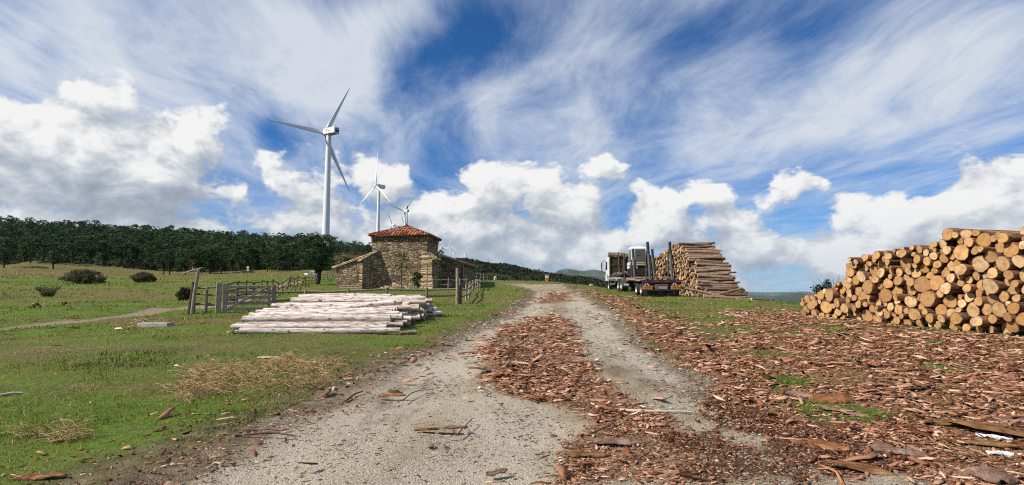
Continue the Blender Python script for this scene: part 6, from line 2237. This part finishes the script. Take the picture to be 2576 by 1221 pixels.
def stick(pts, r0, label, mat='dry_branch', name='stick', forks=()):
    P3 = []
    for (px, py, h) in pts:
        g = G(px, py); g.z += r0 * .7 + h; P3.append(g)
    o0 = P3[0].copy()
    b = MB()
    k = len(P3)
    sm = []
    for i in range(k - 1):
        for q in (0, .5): sm.append(P3[i].lerp(P3[i + 1], q) + Vector((0, 0, .004 * (i % 2))))
    sm.append(P3[-1])
    b.tube([p - o0 for p in sm], [r0 * (1 - .6 * i / len(sm)) for i in range(len(sm))], n=7)
    for f in forks:
        F3 = []
        for (px, py, h) in f:
            g = G(px, py); g.z += r0 * .5 + h; F3.append(g - o0)
        b.tube(F3, [r0 * .6, r0 * .4, r0 * .2][:len(F3)] if len(F3) < 4 else r0 * .4, n=6)
    o = b.build(name, M[mat]); o.location = o0
    tag(o, label, 'stick')


stick([(648, 903, 0), (690, 905, .02), (745, 914, .01), (790, 915, 0), (853, 919, 0)], .022, 'long pale bare branch lying in the grass beyond the dry weeds')
stick([(0, 1000, 0), (30, 996, .01), (56, 992, 0)], .022, 'short pale stick at the left edge of the grass')
stick([(868, 1013, 0), (890, 1000, .02), (912, 990, .015)], .016, 'dark stick propped at the verge of the track', 'dark_twig')
stick([(1012, 1010, 0), (1035, 994, .012), (1060, 985, .01), (1090, 985, .01), (1080, 997, 0)], .008, 'thin dark looped twig on the gravel', 'dark_twig')
stick([(1148, 1098, 0), (1170, 1077, .01), (1190, 1058, .015)], .008, 'forked dark twig on the gravel beside a red bark strip', 'dark_twig', forks=[[(1165, 1080, .02), (1190, 1092, 0), (1218, 1105, 0)]])
stick([(1560, 1037, 0), (1640, 1042, .01), (1742, 1042, 0)], .020, 'long straight bark-covered stick on the litter by the right wheel track', 'dry_branch')
stick([(1485, 1100, .02), (1540, 1077, .03), (1552, 1072, .02)], .009, 'reddish forked twig on the central bark heap', 'dark_twig', forks=[[(1535, 1078, .04), (1560, 1090, .02), (1575, 1115, 0)]])
stick([(2120, 1221, 0), (2105, 1200, .02), (2068, 1180, .01)], .014, 'thin reddish stick near the bottom edge right of centre', 'board_brown')
stick([(590, 1098, 0), (680, 1098, .02), (745, 1100, 0)], .014, 'straight thin stick along the lower left verge', 'dark_twig')
stick([(566, 770, 0), (600, 764, .1), (640, 748, .2)], .01, 'dry stem', 'dry_branch') if False else None


# large curled bark slabs lying about, each a thing of its own
def slab(px, py, L, Wd, yaw, label, seed, mat='slab_brown', curl=.3, tilt=0.0, thick=.012):
    r = np.random.default_rng(seed)
    g = G(px, py)
    nu, nv_ = 14, 7
    top, bot = [], []
    for i in range(nu):
        u = i / (nu - 1) - .5
        wl = Wd * (1 - (abs(u) * 2) ** 3.5 * .75) * (1 + .07 * math.sin(u * 9 + seed) + r.uniform(-.12, .12))
        for j in range(nv_):
            v = j / (nv_ - 1) - .5
            y = v * wl + .05 * Wd * math.sin(u * 7 + seed)
            z = -curl * (v * 2) ** 2 * wl * .5 + curl * .5 * wl + .007 * math.sin(u * 11 + v * 6 + seed) + r.normal(0, .003) + tilt * u * L
            top.append((u * L, y, z + thick)); bot.append((u * L, y, z))
    vs = top + bot
    n = nu * nv_
    fs = []
    for i in range(nu - 1):
        for j in range(nv_ - 1):
            a = i * nv_ + j
            fs.append((a, a + nv_, a + nv_ + 1, a + 1)); fs.append((n + a, n + a + 1, n + a + nv_ + 1, n + a + nv_))
    for i in range(nu - 1):
        a = i * nv_; fs.append((a, n + a, n + a + nv_, a + nv_)); a = i * nv_ + nv_ - 1; fs.append((a, a + nv_, n + a + nv_, n + a))
    for j in range(nv_ - 1):
        fs.append((j, j + 1, n + j + 1, n + j)); a = (nu - 1) * nv_ + j; fs.append((a, n + a, n + a + 1, a + 1))
    b = MB(); b.add(vs, fs, 0, False)
    o = b.build('bark_slab', M[mat]); o.location = (g.x, g.y, g.z + .008); o.rotation_euler = (r.normal(0, .12), r.normal(0, .06), yaw)
    tag(o, label, 'bark', 'large loose bark slabs')


def slabmat(a, b_, c):
    def f(t):
        co = objco(t)
        n = t.noise(t.scalev(co, (5, 30, 30)), 1.5, 7, .7, .5)
        k = t.noise(co, 7.0, 5, .6)
        col = t.ramp(t.math('MULTIPLY_ADD', k, .4, t.math('MULTIPLY', n, .6)), [(.36, a), (.5, b_), (.64, c)])
        return bsdf(t, col, .9, t.bump(n, 1.0, .04), spec=.08)
    return f


M['slab_brown'] = material('slab_brown', slabmat((.09, .035, .015), (.26, .115, .045), (.42, .22, .10)))
M['slab_orange'] = material('slab_orange', slabmat((.08, .034, .014), (.24, .12, .05), (.42, .25, .13)))
M['slab_grey'] = material('slab_grey', slabmat((.10, .06, .042), (.25, .155, .115), (.42, .30, .24)))
M['slab_glare_white'] = material('slab_glare_white', slabmat((.62, .60, .56), (.80, .79, .76), (.86, .86, .85)))  # near-white puts the sun's overexposure into the bark colour
SL_ = [(95, 1206, .46, .13, .15, 'orange bark slab lying in the bottom left corner of the grass', 'slab_orange'),
       (655, 1085, .55, .10, .30, 'pale tan bark strip on the lower left verge', 'slab_grey'), (985, 1000, .42, .10, -.12, 'reddish bark strip by the propped dark stick', 'slab_brown'),
       (1110, 1083, .62, .11, .28, 'long red bark strip curling on the gravel before the forked twig', 'slab_brown'), (1195, 890, .75, .18, .15, 'dark bark slab at the left tip of the central heap', 'slab_brown'), (1230, 935, .80, .16, .45, 'long slab slanting off the left side of the central heap', 'slab_grey'), (1262, 945, .5, .25, .9, 'upturned slab on the left side of the central heap', 'slab_brown'),
       (2405, 1072, .95, .26, -.42, 'large orange bark slab by the right edge, upper of three', 'slab_orange'), (2525, 1098, 1.0, .34, -.5, 'broad orange-brown slab with a knot hole touching the right edge', 'slab_orange'), (2445, 1118, .85, .22, -.45, 'orange slab in front of the broad one with white beside it', 'slab_orange'),
       (2500, 1104, .55, .10, -.5, 'bark strip painted glare-white as if overexposed, between the orange slabs', 'slab_glare_white'), (2525, 1148, .55, .12, -.25, 'bark strip painted glare-white as if overexposed, low at the right edge', 'slab_glare_white'),
       (2200, 1190, .75, .20, -.45, 'orange-brown slab along the gravel edge at bottom right', 'slab_orange'), (2030, 1000, .60, .24, -.8, 'pinkish grey slab lying flat in the middle of the right litter', 'slab_grey'), (2085, 1010, .50, .34, -.3, 'brown upturned slab beside the pinkish grey one', 'slab_brown'), (2120, 1040, .60, .20, -.75, 'pale grey slab below the brown upturned one', 'slab_grey'),
       (2540, 1060, .55, .2, -.5, 'pinkish slab at the right edge above the orange slabs', 'slab_grey'), (2490, 1205, .5, .34, 1.2, 'grey rounded slab in the bottom right corner', 'slab_grey'), (2060, 1125, .55, .2, -.6, 'rust slab in the dark crumbs at bottom right', 'slab_brown'), (1815, 920, .6, .25, .2, 'dark curled slab on the near part of the right litter', 'slab_brown'), (2250, 1140, .5, .22, -.3, 'pinkish slab in the right litter above the gravel', 'slab_grey'),
       (1250, 1195, .2, .08, .3, 'small pinkish bark piece on the gravel left of the central litter', 'slab_grey'), (1480, 1150, .45, .16, .1, 'brown slab at the near end of the central litter', 'slab_orange'), (1555, 1120, .55, .22, .05, 'broad pinkish slab in the near central litter', 'slab_grey')]
for i, (px, py, L, Wd, yaw, lb, mt) in enumerate(SL_):
    slab(px, py, L * (.88 if 'white' not in mt else .5), Wd * (.8 if 'white' not in mt else .6), yaw, lb, 40 + i, mt, curl=.12 + .14 * (i % 3))
